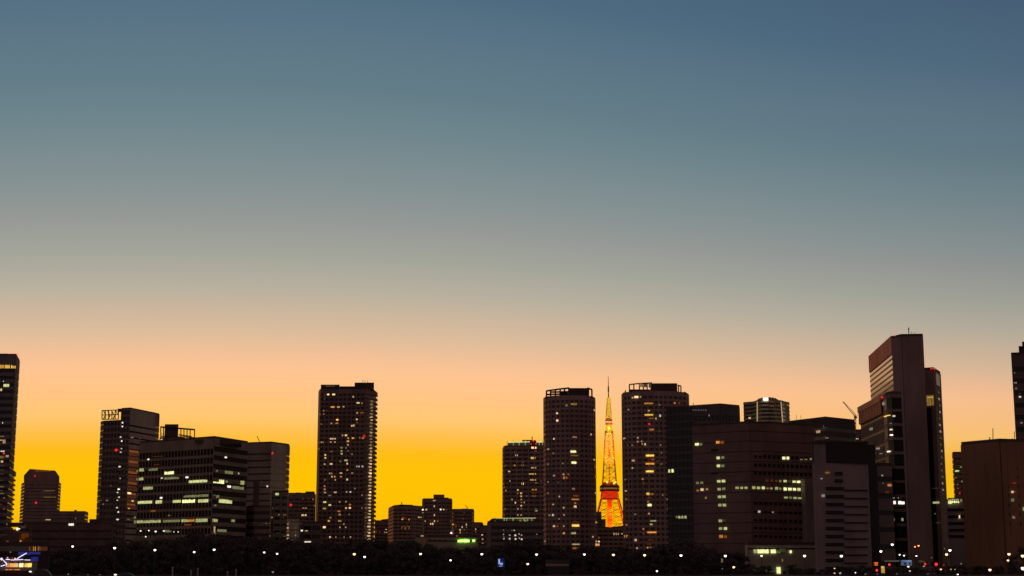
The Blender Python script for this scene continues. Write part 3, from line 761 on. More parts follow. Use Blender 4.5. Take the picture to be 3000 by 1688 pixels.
# --- curved tower far behind
b = Building('office_tower', 'distant drum-fronted tower with two vertical light strips and a bright white roof light', 'tower',
             (2245, 1176, 2300), [(2178, None, 2320), (2206, None, 2310), (2216, None, 2296), (2230, None, 2288), (2252, None, 2284), (2276, None, 2288), (2291, None, 2296), (2300, None, 2310), (2312, None, 2320)],
             wall=(.46, .40, .27), st=(5.6, .42, 0, 0, .6, 3))
b.poly('crown', [(2216, 1174), (2222, 1168), (2236, 1164.5), (2258, 1164), (2272, 1166.5), (2284, 1174)], 2, 40, wallmat((.42, .36, .26)))
b.poly('light_strip', [(2217, 1177), (2220, 1177), (2220, 1237), (2217, 1237)], -22, 3, glow('cm'))
b.poly('light_strip', [(2286.5, 1177), (2289.5, 1177), (2294.5, 1237), (2291.5, 1237)], -22, 3, glow('cm'))
b.win(2244.5, 1170.5, 13, 9, 'wh', name='roof_light', off=6)
b.beacon(2257, 1179, 2, 'rm')
b.beacon(2264, 1179, 2, 'rm')
b.wins(Z8, [(258, 225, 14, 12, 'c'), (545, 125, 8, 10, 'yd'), (425, 135, 30, 6, 'cf')], off=2)

# --- dark flat block and its neighbours
b = Building('office_block', 'black flat-roofed block with a low apex behind the brown office block', 'building',
             (2418, 1226, 720), [(2310, 1239), (2418, 1226), (2504, 1235)], wall=(.10, .075, .075), st=(4, .6, 0, 0, .25, 4))
b.wins(Z8, [(782, 333, 12, 22, 'cm'), (798, 330, 12, 22, 'cm'), (850, 378, 22, 12, 'cd'), (840, 290, 30, 30, 'wf')])
b.mast(2333, 1216, 1236, .1, 3)
b.mast(2346, 1217, 1235, .1, 3)
b = Building('office_block', 'small far block with a grid of tiny white windows under the tower crane', 'building',
             (2512, 1262, 1000), [(2494, None, 1000), (2535, None, 1000)], wall=(.28, .15, .12), st=APART)
b.wins(ZM, [(658, 308, 14, 14, 'wm'), (688, 305, 20, 16, 'wm'), (660, 340, 22, 20, 'w'), (692, 340, 20, 16, 'wm'), (658, 375, 16, 14, 'wm'), (692, 370, 30, 18, 'w')])
b = Building('office_block', 'banded grey-brown block with a black windowless top storey, right of the broad brown block', 'building',
             (2440, 1303, 440), [(2378, None, 441), (2384, None, 440), (2541, None, 442)], wall=(.36, .27, .265), st=None, glass=wallmat((.34, .25, .25)))
bm = bmesh.new()
band(bm, b.front[0], b.front[-1], b.hit(2460, 1357).z, b.z + .95, .8, 0)
link('top_storey', bm, wallmat((.05, .035, .035)), b.o)
bm = bmesh.new()
q0, q1 = b.hit(2541, 1500), None
for i in range(11):
    y = 240 + i * 110
    if i < 2:
        pass
    b.win(2400 + 215 / 4.705, 1380 + y / 4.705, 52, 8.5, DG, off=.35)
    b.win(2400 + 505 / 4.705, 1380 + (y + 26 + i * 1.5) / 4.705, 68, 3.2, DG, off=.35)
for y in (35, 135):
    b.win(2400 + 268 / 4.705, 1380 + y / 4.705, 22, 9, DG, off=.35)
b.wins(ZM, [(225, 855, 60, 26, 'ad'), (135, 945, 22, 20, 'wd'), (160, 1205, 46, 40, 'wd')], off=.6)
# black shaft + striped wing right of it, one narrow building
b = Building('office_block', 'narrow striped block with a black glass shaft on its left, beside the slanted-roof tower', 'building',
             (2570, 1366, 455), [(2538, None, 455), (2568, None, 455), (2612, None, 455)], wall=(.34, .26, .25), styles=[None, (4.8, .7, 0, 0, .3, 3)])
b.box('glass_shaft', 2541, 2563, 1303, -5, 8, 1660, glassmat((.006, .006, .007), .3))
b.wins(ZM, [(1165, 1045, 60, 40, 'am'), (1130, 1150, 60, 34, 'of'), (1055, 898, 20, 14, 'wm'), (1065, 1015, 18, 12, 'cd')])

# --- slanted-roof tower
LOUV = (5, 0, 1.6, .7, .5, 1.5)
b = Building('office_tower', 'dark tower with rust-red louvred sloping top and rounded glass front, before the tallest slab', 'tower',
             (2586, 1166, 475), [(2520, 1201), (2586, 1166), (2596, 1158), (2612, 1155), (2640, 1156)], back=8, wall=(.30, .2, .18),
             wall2=(.13, .085, .075), styles=[(4.2, .8, 0, 0, .1, 1, 2), (4.2, .2, 0, 0, .15, 1), (4.2, .2, 0, 0, .3, 1), (4.2, .2, 0, 0, .3, 1)], glass=wallmat((.02, .02, .02), rough=.5))
bm = bmesh.new()
pa, pb = b.front[0], b.front[1]
zl = b.hit(2550, 1231).z
t_ = pb - pa
for i in range(15):
    band(bm, pa + t_ * ((i + .2) / 15), pa + t_ * ((i + .75) / 15), zl, b.z - .3, .7, 0)
band(bm, pa, pb, b.z - 1.0, b.z + .8, .9, 0)
bk = bmesh.new()
band(bk, pa, pb, zl, b.z - .4, .3, 0)
link('louvre_backing', bk, wallmat((.05, .03, .025)), b.o)
link('louvre_screen', bm, wallmat((.6, .22, .13), rough=.6), b.o)
b.wins(Z9, [(636, 880, 50, 18, 'yh'), (685, 880, 18, 14, 'w'), (672, 1005, 14, 14, 'w'), (675, 1055, 16, 14, 'wh'), (672, 948, 10, 10, 'wd'), (650, 1208, 22, 16, 'wh'), (605, 765, 12, 34, 'wd'), (490, 1000, 20, 26, 'wd'), (548, 1180, 12, 18, 'wd'), (558, 1180, 12, 18, 'wd'),
            (520, 1230, 30, 8, 'wf'), (580, 1228, 20, 8, 'wd')], off=.6)
b.segs(Z10, [(1012, 1110, 372, 10, 'wm'), (1015, 1055, 437, 42, 'wh'), (1085, 1170, 437, 42, 'wh'), (1015, 1168, 670, 42, 'gm'), (1020, 1162, 752, 12, 'w')], pane=40)
b.beacon(2583, 1164, 5, 'r')

# --- tallest slab
b = Building('office_tower', 'tallest slab tower with cream reflecting left face, brown end wall and lower right wing', 'tower',
             (2613, 992, 560), [(2547, 1051), (2613, 992), (2641, 986), (2704, 985)], wall=(.36, .24, .235),
             styles=[(4.2, 0, 0, 0, .3, 0), 'solid', 'solid'], glass=glassmat((.12, .11, .09), .12, 2.3))
bm = bmesh.new()
pa, pb = b.front[0], b.front[1]
z1_, z2_ = b.z + .95, b.hit(2580, 1066).z
band(bm, pa, pb, z2_, z1_, .35, 0)
zz = z2_ - 4
link('parapet_band', bm, wallmat((.6, .25, .18)), b.o)
bm = bmesh.new()
zz = z2_ - 1.9
while zz > z2_ - 60:
    band(bm, pa, pb, zz, zz + .6, .12, 0)
    zz -= 1.9
link('spandrel_bands', bm, wallmat((.6, .45, .28)), b.o)
bm = bmesh.new()
for i in range(2):
    pp = b.hit(2643 + i * 4, 1300)
    box(bm, pp.x, pp.x + .25, pp.y - .45, pp.y + .5, G, b.z)
link('facade_groove', bm, wallmat((.1, .06, .06)), b.o)
bm = bmesh.new()
pp, qq = b.hit(2612, 1003), b.hit(2620, 1003)
b.mast(2662, 960, 986, .22, 4)
b.mast(2671, 972, 986, .1, 4)
b.mast(2680, 974, 986, .1, 4)
for u, v, r in ((2622, 984, 2.5), (2628, 983.5, 2.5), (2692, 982.5, 2.5), (2698, 982.5, 2.5), (2702, 984, 2)):
    b.beacon(u, v, r, 'rh')
bw = Building('office_tower', 'lower wing of the tallest slab, its corner holding one square yellow window', 'tower',
              (2735, 1083, 572), [(2700, None, 574), (2735, None, 572), (2755, 1096)], wall=(.36, .25, .24),
              styles=['solid', (4.2, .6, 2.5, .5, .1, 4)], glass=glassmat((.01, .01, .011), .35))
bw.win(2726.5, 1174, 22, 30, 'yd', off=.6, panes=3)
bw.win(2726.5, 1165, 16, 4, 'ym', off=.7)
bm = bmesh.new()
pp, qq = bw.hit(2720, 1300), bw.hit(2734, 1300)
band(bm, pp, qq, G + 6, bw.hit(2727, 1194).z, .4, 0)
link('glass_strip', bm, glassmat((.006, .006, .008), .3), bw.o)
pp = bw.win(2747, 1112, 10, 30, glassmat((.02, .02, .02), .3), off=.2)
random.seed(3)
for i in range(16):
    v = 1150 + i * 19
    bw.win(2750 + i * .75 + random.uniform(-2, 2), v, 4, 5, random.choice(['wf', 'cf', 'wf', 'wd']), off=.18)
bw.wins(Z10, [(1615, 437, 100, 30, 'gm'), (1610, 60, 100, 4, 'wf'), (1600, 240, 100, 4, 'wf'), (1600, 590, 14, 14, 'wd'), (1640, 715, 80, 4, 'wf')], off=.5)
for u, v in ((2727, 1081), (2733, 1080), (2738, 1082)):
    bw.beacon(u, v, 2.2, 'rh')

# --- right edge
b = Building('office_tower', 'slim brown block with a green lit window, half hidden behind the wide plain brown building', 'tower',
             (2800, 1327, 1200), [(2790, None, 1206), (2793, None, 1200), (2830, None, 1200)], wall=(.28, .17, .11), st=(3.8, .7, 0, 0, .3, 4))
b.wins(Z11, [(360, 1378, 40, 13, 'k'), (397, 1340, 20, 22, 'cd')])
b.wins(Z12, [(470, 95, 40, 10, 'cd'), (495, 185, 20, 12, 'cd'), (485, 5, 60, 14, 'g'), (500, 240, 30, 12, 'od'), (560, 145, 30, 24, 'wd')])
b.beacon(2811, 1446, 4, 'rm')
b = Building('office_block', 'white banded low block with dark ribbon windows and glaring top-floor lights', 'building',
             (2790, 1470, 600), [(2755, None, 600), (2830, None, 598)], wall=(.42, .36, .35), st=None, glass=wallmat((.40, .33, .33)))
for i, y in enumerate((535, 630, 722, 815, 902)):
    b.win(2700 + 448 / 4.704, 1380 + y / 4.704, 62, 7.6, DG, off=.3)
b.win(2700 + 522 / 4.704, 1380 + 632 / 4.704, 3.5, 8, 'ch', off=.6)
b.box('top_floor', 2777, 2821, 1459, 1, 10, 1474, wallmat((.2, .18, .15)))
b.segs(Z12, [(365, 415, 430, 40, 'gh'), (365, 515, 402, 30, 'gm'), (530, 560, 405, 34, 'gd'), (415, 520, 428, 20, 'gh')], pane=26)
b = Building('office_tower', 'dark tower with a stepped crown cut by the right edge', 'tower',
             (2963, 1041, 520), [(2962, None, 520), (3120, None, 515)], wall=(.2, .14, .14), st=(4, .6, 6, .8, .3, 4))
b.box('crown', 2990, 3060, 1015, 2, 20, None, DARK)
b.box('crown', 2984, 3060, 1014, 1.5, 22, 1018, DARK)
b.box('crown', 2994, 3060, 1001, 6, 14, None, DARK)
b.wins(Z11, [(940, 390, 16, 16, 'wf'), (948, 490, 34, 14, 'wd'), (955, 548, 20, 14, 'wd'), (995, 632, 26, 16, 'w'), (990, 600, 10, 10, 'wf'), (1010, 895, 24, 14, 'wd')])
b = Building('office_block', 'wide plain red-brown building with roof masts, filling the lower right corner', 'building',
             (2929, 1294.5, 430), [(2816, 1304.5), (2929, 1294.5), (3080, 1299)], wall=(.34, .165, .10), st='solid')
b.bars('roof_mast', [(2899, 1282, 2899, 1296), (2898, 1282, 2901, 1282), (2898, 1286, 2901, 1286), (2909, 1255, 2909, 1296)], .12, 4)
b.bars('roof_mast', [(2972, 1264, 2972, 1296)], .1, 4)
b.box('chimney', 2964, 2968, 1285, 6, 2)
b.wins(Z12, [(1225, 168, 24, 30, 'rf'), (1265, 168, 22, 20, 'od'), (1300, 165, 34, 14, 'rf'), (1240, 290, 30, 30, 'c'), (1243, 400, 38, 46, 'xd'), (1403, 525, 34, 52, 'gm'), (1258, 640, 34, 36, 'cd'), (1280, 285, 16, 14, 'od')])
DW = glassmat((.004, .004, .004), .4)
for i in range(7):
    b.win(2974, 1372 + i * 27, 44, 9, DW, off=.22)

# ================================================================== tower crane on the dark block
t = thing('tower_crane', 'thin tower crane with raised jib between the black block and the slanted-roof tower', 'crane', at(2506, 1262, 900))
Y = 900
bm = bmesh.new()
for du in (-2.2, 2.2):
    bar(bm, at(2506 + du, 1686, Y), at(2505 + du, 1222, Y), .22)
    bar(bm, at(2506 + du, 1686, Y + 2), at(2505 + du, 1222, Y + 2), .22)
for i in range(40):
    v = 1224 + i * 11
    bar(bm, at(2503, v, Y), at(2508, v + 11, Y), .12)
    bar(bm, at(2508, v, Y + 2), at(2503, v + 11, Y + 2), .12)
link('mast', bm, STEEL, t)
bm = bmesh.new()
for k in (0, 1.6):
    bar(bm, at(2504, 1220, Y + k), at(2469, 1177, Y + k), .2)
bar(bm, at(2506, 1214, Y + .8), at(2471, 1177, Y + .8), .16)
for i in range(10):
    f = i / 10
    bar(bm, at(2504 - 35 * f, 1220 - 43 * f, Y), at(2506 - 35 * (f + .05), 1214 - 37 * (f + .05), Y + .8), .1)
link('jib', bm, STEEL, t)
bm = bmesh.new()
bar(bm, at(2505, 1222, Y + 1), at(2505, 1212, Y + 1), .5, .25)
bar(bm, at(2507, 1220, Y + 1), at(2519, 1209, Y + 1), .15)
hexa(bm, [at(2502, 1226, Y - 1), at(2511, 1226, Y - 1), at(2511, 1226, Y + 3), at(2502, 1226, Y + 3)],
     [at(2502, 1220, Y - 1), at(2511, 1220, Y - 1), at(2511, 1220, Y + 3), at(2502, 1220, Y + 3)])
link('cab', bm, STEEL, t)

# ================================================================== orange lattice tower
TY = 2600.0
base = at(1788.5, 1686, TY)
TX = base.x
t = thing('lattice_tower', 'orange-lit steel lattice broadcasting tower with two decks, between the twin round-fronted towers', 'tower', (TX, TY, G))
PXM = TY / F
ORANGE = wallmat((.28, .045, .015), rough=.6)
WHITE = wallmat((.75, .68, .5), rough=.5)


def tz(v):
    return at(1785, v, TY).z


PROFILE = [(1690, 88), (1640, 70), (1600, 58), (1537, 43), (1463, 25), (1414, 19.5), (1343, 14.8), (1271, 10.8), (1226, 7.2), (1166, 3.0)]


def halfw(z):
    pr = [(tz(v), h * PXM) for v, h in PROFILE]
    for (za, ha), (zb, hb) in zip(pr, pr[1:]):
        if za <= z <= zb:
            return ha + (hb - ha) * (z - za) / (zb - za)
    return pr[-1][1] if z > pr[-1][0] else pr[0][1]


C4 = [(-1, -1), (1, -1), (1, 1), (-1, 1)]


def crn(i, z):
    h = halfw(z)
    return Vector((TX + C4[i][0] * h, TY + C4[i][1] * h, z))


levels = [tz(v) for v in (1686, 1655, 1625, 1598, 1572, 1547, 1525, 1503, 1484, 1463, 1440, 1420, 1400, 1381, 1362, 1343, 1325, 1307, 1289, 1271)]
for i in range(4):
    bm = bmesh.new()
    for a, c in zip(levels, levels[1:]):
        bar(bm, crn(i, a), crn(i, c), .95 if a < tz(1463) else .7)
    link('leg', bm, ORANGE, t)
bm = bmesh.new()
for a, c in zip(levels, levels[1:]):
    for i in range(4):
        j = (i + 1) % 4
        r = .3
        bar(bm, crn(i, a), crn(j, a), r)
        m = (crn(i, c) + crn(j, c)) / 2
        if a < tz(1463):
            bar(bm, crn(i, a), m, .42)
            bar(bm, crn(j, a), m, .42)
            q_ = (a + c) / 2
            bar(bm, crn(i, q_), crn(j, q_), .3)
            bar(bm, (crn(i, a) + crn(j, a)) / 2, (crn(i, q_) + m * 0 + crn(i, c)) / 2, .34)
            bar(bm, (crn(i, a) + crn(j, a)) / 2, (crn(j, q_) + crn(j, c)) / 2, .34)
        else:
            bar(bm, crn(i, a), crn(j, c), .28)
            bar(bm, crn(j, a), crn(i, c), .28)
link('bracing', bm, wallmat((.62, .20, .05), rough=.6), t)
# upper spire, two gold tones; amber floodlight tint put into the paint colour
bm = bmesh.new()
ups = [tz(v) for v in (1226, 1214, 1202, 1190, 1178, 1166)]
for k, (a, c) in enumerate(zip(ups, ups[1:])):
    mi = k % 2
    for i in range(4):
        j = (i + 1) % 4
        bar(bm, crn(i, a), crn(i, c), 1.1, mi=mi)
        bar(bm, crn(i, a), crn(j, c), .6, mi=mi)
        bar(bm, crn(j, a), crn(i, c), .6, mi=mi)
        bar(bm, crn(i, a), crn(j, a), .4, mi=mi)
GOLD = wallmat((.80, .50, .03), rough=.5)
GOLD2 = wallmat((.75, .34, .02), rough=.5)
link('spire', bm, [GOLD, GOLD2], t)
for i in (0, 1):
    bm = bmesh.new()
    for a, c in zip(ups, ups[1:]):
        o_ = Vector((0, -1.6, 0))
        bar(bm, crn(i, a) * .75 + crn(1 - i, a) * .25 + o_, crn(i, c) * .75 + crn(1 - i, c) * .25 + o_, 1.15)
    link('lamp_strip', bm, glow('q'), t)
bm = bmesh.new()
bar(bm, (TX, TY, tz(1166)), (TX, TY, tz(1148)), 1.0, .8, 8)
bar(bm, (TX, TY, tz(1148)), (TX, TY, tz(1132)), 1.3, 1.2, 8)
bar(bm, (TX, TY, tz(1132)), (TX, TY, tz(1103)), .7, .35, 8)
link('antenna', bm, wallmat((.2, .1, .07)), t)


def ring(name, v0, v1, w0, w1, mat, n=8):
    bm = bmesh.new()
    z0, z1 = tz(v1), tz(v0)
    h0, h1 = w1 * PXM, w0 * PXM
    a = [bm.verts.new((TX + h0 * math.cos(2 * math.pi * (k + .5) / n) / math.cos(math.pi / n), TY + h0 * math.sin(2 * math.pi * (k + .5) / n) / math.cos(math.pi / n), z0)) for k in range(n)]
    c = [bm.verts.new((TX + h1 * math.cos(2 * math.pi * (k + .5) / n) / math.cos(math.pi / n), TY + h1 * math.sin(2 * math.pi * (k + .5) / n) / math.cos(math.pi / n), z1)) for k in range(n)]
    for k in range(n):
        bm.faces.new((a[k], a[(k + 1) % n], c[(k + 1) % n], c[k]))
    bm.faces.new(c)
    bm.faces.new(a[::-1])
    return link(name, bm, mat, t)


RUST = wallmat((.25, .08, .05))
ring('upper_deck', 1229, 1244, 10, 10, wallmat((.5, .09, .04)))
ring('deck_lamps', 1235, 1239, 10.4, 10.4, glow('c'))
ring('upper_deck_gallery', 1263, 1271, 11.8, 11.8, wallmat((.35, .28, .08)))
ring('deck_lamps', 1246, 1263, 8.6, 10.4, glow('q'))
ring('deck_lamps', 1226, 1230, 6, 9.5, RUST)
ring('main_deck', 1424, 1440, 28, 28, wallmat((.2, .08, .05)))
ring('main_deck_roof', 1413, 1424, 16, 27, wallmat((.5, .1, .04)))
ring('deck_windows', 1430, 1435, 28.3, 28.3, glow('ad'))
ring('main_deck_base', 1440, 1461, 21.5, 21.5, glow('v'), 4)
ring('gallery_floor', 1461, 1464, 23, 23, RUST, 4)
bm = bmesh.new()
hw = 6.5 * PXM
box(bm, TX - hw, TX + hw, TY - hw, TY + hw, G, tz(1463))
link('lift_shaft', bm, wallmat((.42, .06, .02)), t)
bm = bmesh.new()
hw = 1.6 * PXM
box(bm, TX - hw, TX + hw, TY - hw, TY + hw, tz(1414), tz(1271))
link('lift_shaft', bm, wallmat((.42, .06, .02)), t)
for v, w_, hgt, code in ((1346, 13, 12, 'y'), (1372, 12, 6, 'ym'), (1302, 4, 14, 'o'), (1326, 6, 5, 'om'), (1395, 3, 30, 'om')):
    bm = bmesh.new()
    for s in ((-1, 1) if w_ > 9 else (0,)):
        c = Vector((TX + s * w_ * .6 * PXM, TY - 12 * PXM, tz(v)))
        box(bm, c.x - w_ * .33 * PXM, c.x + w_ * .33 * PXM, c.y, c.y + 2, c.z - hgt / 2 * PXM, c.z + hgt / 2 * PXM)
    link('floodlight_panel', bm, glow(code), t)
for u, v in ((1779, 1413), (1803, 1413), (1799, 1416)):
    bm = bmesh.new()
    ball(bm, at(u, v, TY - 15), 2.0, sub=1)
    link('floodlight', bm, glow('yh'), t)
# the floodlights that light the steel from inside
for v, pw, c in ((1590, 70000, (1, .26, .015)), (1545, 70000, (1, .26, .015)), (1500, 50000, (1, .26, .015)), (1395, 9000, (1, .35, .03)), (1350, 16000, (1, .55, .05)), (1310, 7000, (1, .35, .03)), (1285, 11000, (1, .55, .05)), (1255, 12000, (1, .6, .05))):
    ld = bpy.data.lights.new('floodlight', 'POINT')
    ld.energy = pw
    ld.color = c
    ld.shadow_soft_size = 1.5
    lo = bpy.data.objects.new('floodlight', ld)
    z_ = tz(v)
    lo.location = (TX, TY - max(6, halfw(z_) * .6), z_)
    COL.objects.link(lo)
    lo.parent = t
    lo.matrix_parent_inverse = Matrix.Translation(-Vector(t.location))
for sx in (-1, 1):
    ld = bpy.data.lights.new('floodlight', 'SPOT')
    ld.energy = 1600000
    ld.color = (1, .62, .12)
    ld.spot_size = math.radians(26)
    ld.spot_blend = .5
    lo = bpy.data.objects.new('floodlight', ld)
    lo.location = (TX + sx * 14, TY - 24, tz(1414))
    lo.rotation_euler = (Vector((TX, TY, tz(1195))) - lo.location).to_track_quat('-Z', 'Y').to_euler()
    COL.objects.link(lo)
    lo.parent = t
    lo.matrix_parent_inverse = Matrix.Translation(-Vector(t.location))

# ================================================================== setting: water, land, road, quay wall
bm = bmesh.new()
box(bm, -9000, 9000, -6000, 289.5, -3, 0)
m, nt, pb = nodes_of('river_water')
pb.inputs['Base Color'].default_value = (.01, .013, .016, 1)
pb.inputs['Roughness'].default_value = .08
n1 = nt.nodes.new('ShaderNodeTexNoise')
n1.inputs['Scale'].default_value = .6
n1.inputs['Detail'].default_value = 5
bp = nt.nodes.new('ShaderNodeBump')
bp.inputs['Strength'].default_value = .5
bp.inputs['Distance'].default_value = .3
tc = nt.nodes.new('ShaderNodeTexCoord')
nt.links.new(tc.outputs['Object'], n1.inputs['Vector'])
nt.links.new(n1.outputs['Fac'], bp.inputs['Height'])
nt.links.new(bp.outputs['Normal'], pb.inputs['Normal'])
structure(link('river_water', bm, m))
bm = bmesh.new()
vs = [bm.verts.new(p) for p in ((-15000, 291, G), (15000, 291, G), (15000, 26000, G), (-15000, 26000, G))]
bm.faces.new(vs)
structure(link('ground', bm, wallmat((.07, .06, .055), rough=.9)))
bm = bmesh.new()
vs = [bm.verts.new(p) for p in ((30, 318, G + .005), (160, 318, G + .005), (160, 334, G + .005), (30, 334, G + .005))]
bm.faces.new(vs)
structure(link('road', bm, wallmat((.05, .05, .05), rough=.85)))
bm = bmesh.new()
for k in range(16):
    x = 34 + k * 8
    vs = [bm.verts.new(p) for p in ((x, 325.9, G + .010), (x + 3, 325.9, G + .010), (x + 3, 326.1, G + .010), (x, 326.1, G + .010))]
    bm.faces.new(vs)
structure(link('lane_marking', bm, wallmat((.7, .7, .68))))
bm = bmesh.new()
zc = 4.10
box(bm, -420, 420, 290, 290.9, -2, zc - .12)
for k in range(70):
    x = -420 + k * 12
    box(bm, x + .03, x + 11.97, 289.9, 291.0, zc - .12, zc)
tag(link('sea_wall', bm, wallmat((.26, .21, .19), var=.6, scale=.05)), 'long grey concrete sea wall along the bottom edge of the photo', 'wall')

# ================================================================== trees
LEAF = wallmat((.11, .085, .065), rough=.8, scale=.5, var=.5)
BARK = wallmat((.09, .065, .05))


def crown_mesh(seed, rx, rz, clumps, leaves, low=.1):
    rnd = random.Random(seed)
    bm = bmesh.new()
    for c in range(clumps):
        a = rnd.uniform(0, 2 * math.pi)
        hgt = rnd.uniform(low, .97)
        rr = rx * math.sqrt(max(.05, 1 - (abs(hgt - .45) / .58) ** 2.2)) * math.sqrt(rnd.random()) * .95
        cc = Vector((rr * math.cos(a), rr * math.sin(a), hgt * rz))
        cr = rnd.uniform(.16, .30) * rx
        for k in range(leaves):
            d = Vector((rnd.gauss(0, 1), rnd.gauss(0, 1), rnd.gauss(0, .8)))
            d = d.normalized() * cr * rnd.random() ** .4
            p = cc + d
            if p.z < 0.3:
                continue
            n = (d.normalized() + Vector((rnd.uniform(-.6, .6), rnd.uniform(-.6, .6), rnd.uniform(-.2, .8)))).normalized()
            s = n.cross(Vector((rnd.random(), rnd.random(), .3))).normalized()
            tt = n.cross(s)
            L = rnd.uniform(.16, .36)
            W = L * .55
            bm.faces.new([bm.verts.new(p + s * L), bm.verts.new(p + tt * W), bm.verts.new(p - s * L), bm.verts.new(p - tt * W)])
    me = bpy.data.meshes.new('crown')
    bm.to_mesh(me)
    bm.free()
    me.materials.append(LEAF)
    return me


def trunk_mesh(seed, hgt, r):
    rnd = random.Random(seed)
    bm = bmesh.new()
    top = Vector((rnd.uniform(-.4, .4), rnd.uniform(-.4, .4), hgt))
    bar(bm, (0, 0, 0), top * .5, r, r * .7, 8)
    bar(bm, top * .5, top, r * .7, r * .25, 8)
    for k in range(6):
        a = k * 1.1 + rnd.random()
        p = top * rnd.uniform(.3, .8)
        bar(bm, p, p + Vector((math.cos(a) * hgt * .3, math.sin(a) * hgt * .3, hgt * .22)), r * .35, r * .1, 6)
    me = bpy.data.meshes.new('trunk')
    bm.to_mesh(me)
    bm.free()
    me.materials.append(BARK)
    return me


KINDS = [(crown_mesh(1, 5.6, 11, 60, 110), trunk_mesh(1, 8, .35)), (crown_mesh(2, 5.0, 11, 55, 110), trunk_mesh(2, 8, .3)), (crown_mesh(3, 6.4, 11, 66, 110), trunk_mesh(3, 8, .4))]


def tree(x, y, hgt, label, kind, group=None, wide=1.0):
    t = thing('tree', label, 'tree', (x, y, G), group)
    k = hgt / 11
    for nm, me, s in (('crown', KINDS[kind][0], (wide, wide, k)), ('trunk', KINDS[kind][1], (1, 1, k))):
        o = bpy.data.objects.new(nm, me)
        COL.objects.link(o)
        o.parent = t
        o.scale = s
    t.rotation_euler.z = random.uniform(0, 6)
    return t


OUT = [(60, 1616), (250, 1606), (330, 1588), (400, 1580), (520, 1580), (560, 1563), (600, 1562), (660, 1573), (760, 1572), (830, 1579), (900, 1589), (1000, 1587), (1100, 1580), (1170, 1578), (1240, 1592), (1300, 1602), (1400, 1604),
       (1470, 1602), (1530, 1586), (1580, 1587), (1650, 1602), (1760, 1604), (1900, 1606), (1980, 1592), (2020, 1588), (2060, 1602), (2170, 1622)]


def outline(u):
    for (a, va), (c, vc) in zip(OUT, OUT[1:]):
        if a <= u <= c:
            return va + (vc - va) * (u - a) / (c - a)
    return OUT[-1][1]


random.seed(11)
PARK = 'dark leafy tree in the black belt of park trees below the skyline'
SPECIAL = {575: 'tallest dark tree hump, in front of the wide office block with greenish windows',
           1545: 'dark rounded tree hump at the foot of the left round-fronted tower',
           2020: 'dark rounded tree hump before the dark glass tower, near the park belt right end'}
for row, Y in enumerate((422, 398, 381)):
    u = 70 + row * 23
    while u < 2165:
        near = [k for k in SPECIAL if abs(k - u) < 24]
        top = outline(max(60, min(2170, u)))
        if row == 1:
            top += random.uniform(2, 14)
        if row == 2:
            top += random.uniform(18, 34)
        if not (row == 0 and near):
            hz = at(u, top, Y).z - G
            tree(at(u, 1686, Y).x, Y, max(4.5, hz * random.uniform(.95, 1.02)), PARK, random.randrange(3), 'trees of the park belt', random.uniform(.8, 1.1) * (.75 if row == 2 else 1))
        u += random.uniform(52, 74) + row * 6
for k, lab in SPECIAL.items():
    tree(at(k, 1686, 415).x, 415, at(k, outline(k) - 2, 415).z - G, lab, 2, None, 1.05)
tree(at(2962, 1686, 352).x, 352, at(2962, 1632, 352).z - G, 'small olive-lit tree beneath the lamps at the lower right corner', 1, None, .5)
tree(at(3010, 1686, 350).x, 350, at(3000, 1606, 350).z - G, 'taller lamp-lit tree cut by the right edge beside the small olive tree', 0, None, .5)

random.seed(23)  # row of low trees added to darken the feet of the buildings
u = 2176
while u < 2930:
    if not 2252 < u < 2308:
        v = 1664 + random.uniform(-9, 5)
        tree(at(u, 1686, 362).x, 362 + random.uniform(-3, 3), at(u, v, 362).z - G, 'low dark tree added to darken the building feet along the right-hand road', random.randrange(3), 'low trees added along the road', .42)
    u += random.uniform(26, 44)

# ================================================================== street lamps
LAMP = glow('wl', True)


def street_lamp(u, v, r, label, Y=352, code='wl', group=None, dbl=False, z0=G):
    p = at(u, v, Y)
    R = r * random.uniform(.74, .96) * Y / F
    t = thing('street_lamp', label, 'street lamp', (p.x, Y, z0), group)
    bm = bmesh.new()
    bar(bm, (p.x, Y, z0), (p.x, Y, p.z - R * .6), .09, .06, 8)
    bar(bm, (p.x, Y, z0), (p.x, Y, z0 + .5), .16, .14, 8)
    link('pole', bm, POLE, t)
    bm = bmesh.new()
    bmesh.ops.create_cone(bm, cap_ends=True, segments=12, radius1=R * 1.15, radius2=R * .25, depth=R * .9, matrix=Matrix.Translation((p.x, Y, p.z + R * .75)))
    sh = link('lamp_shade', bm, POLE, t)
    bm = bmesh.new()
    ball(bm, p, R * .95, R * .95, R * 1.05, 2)
    link('lamp_bulb', bm, glow(code, True), sh)
    return t


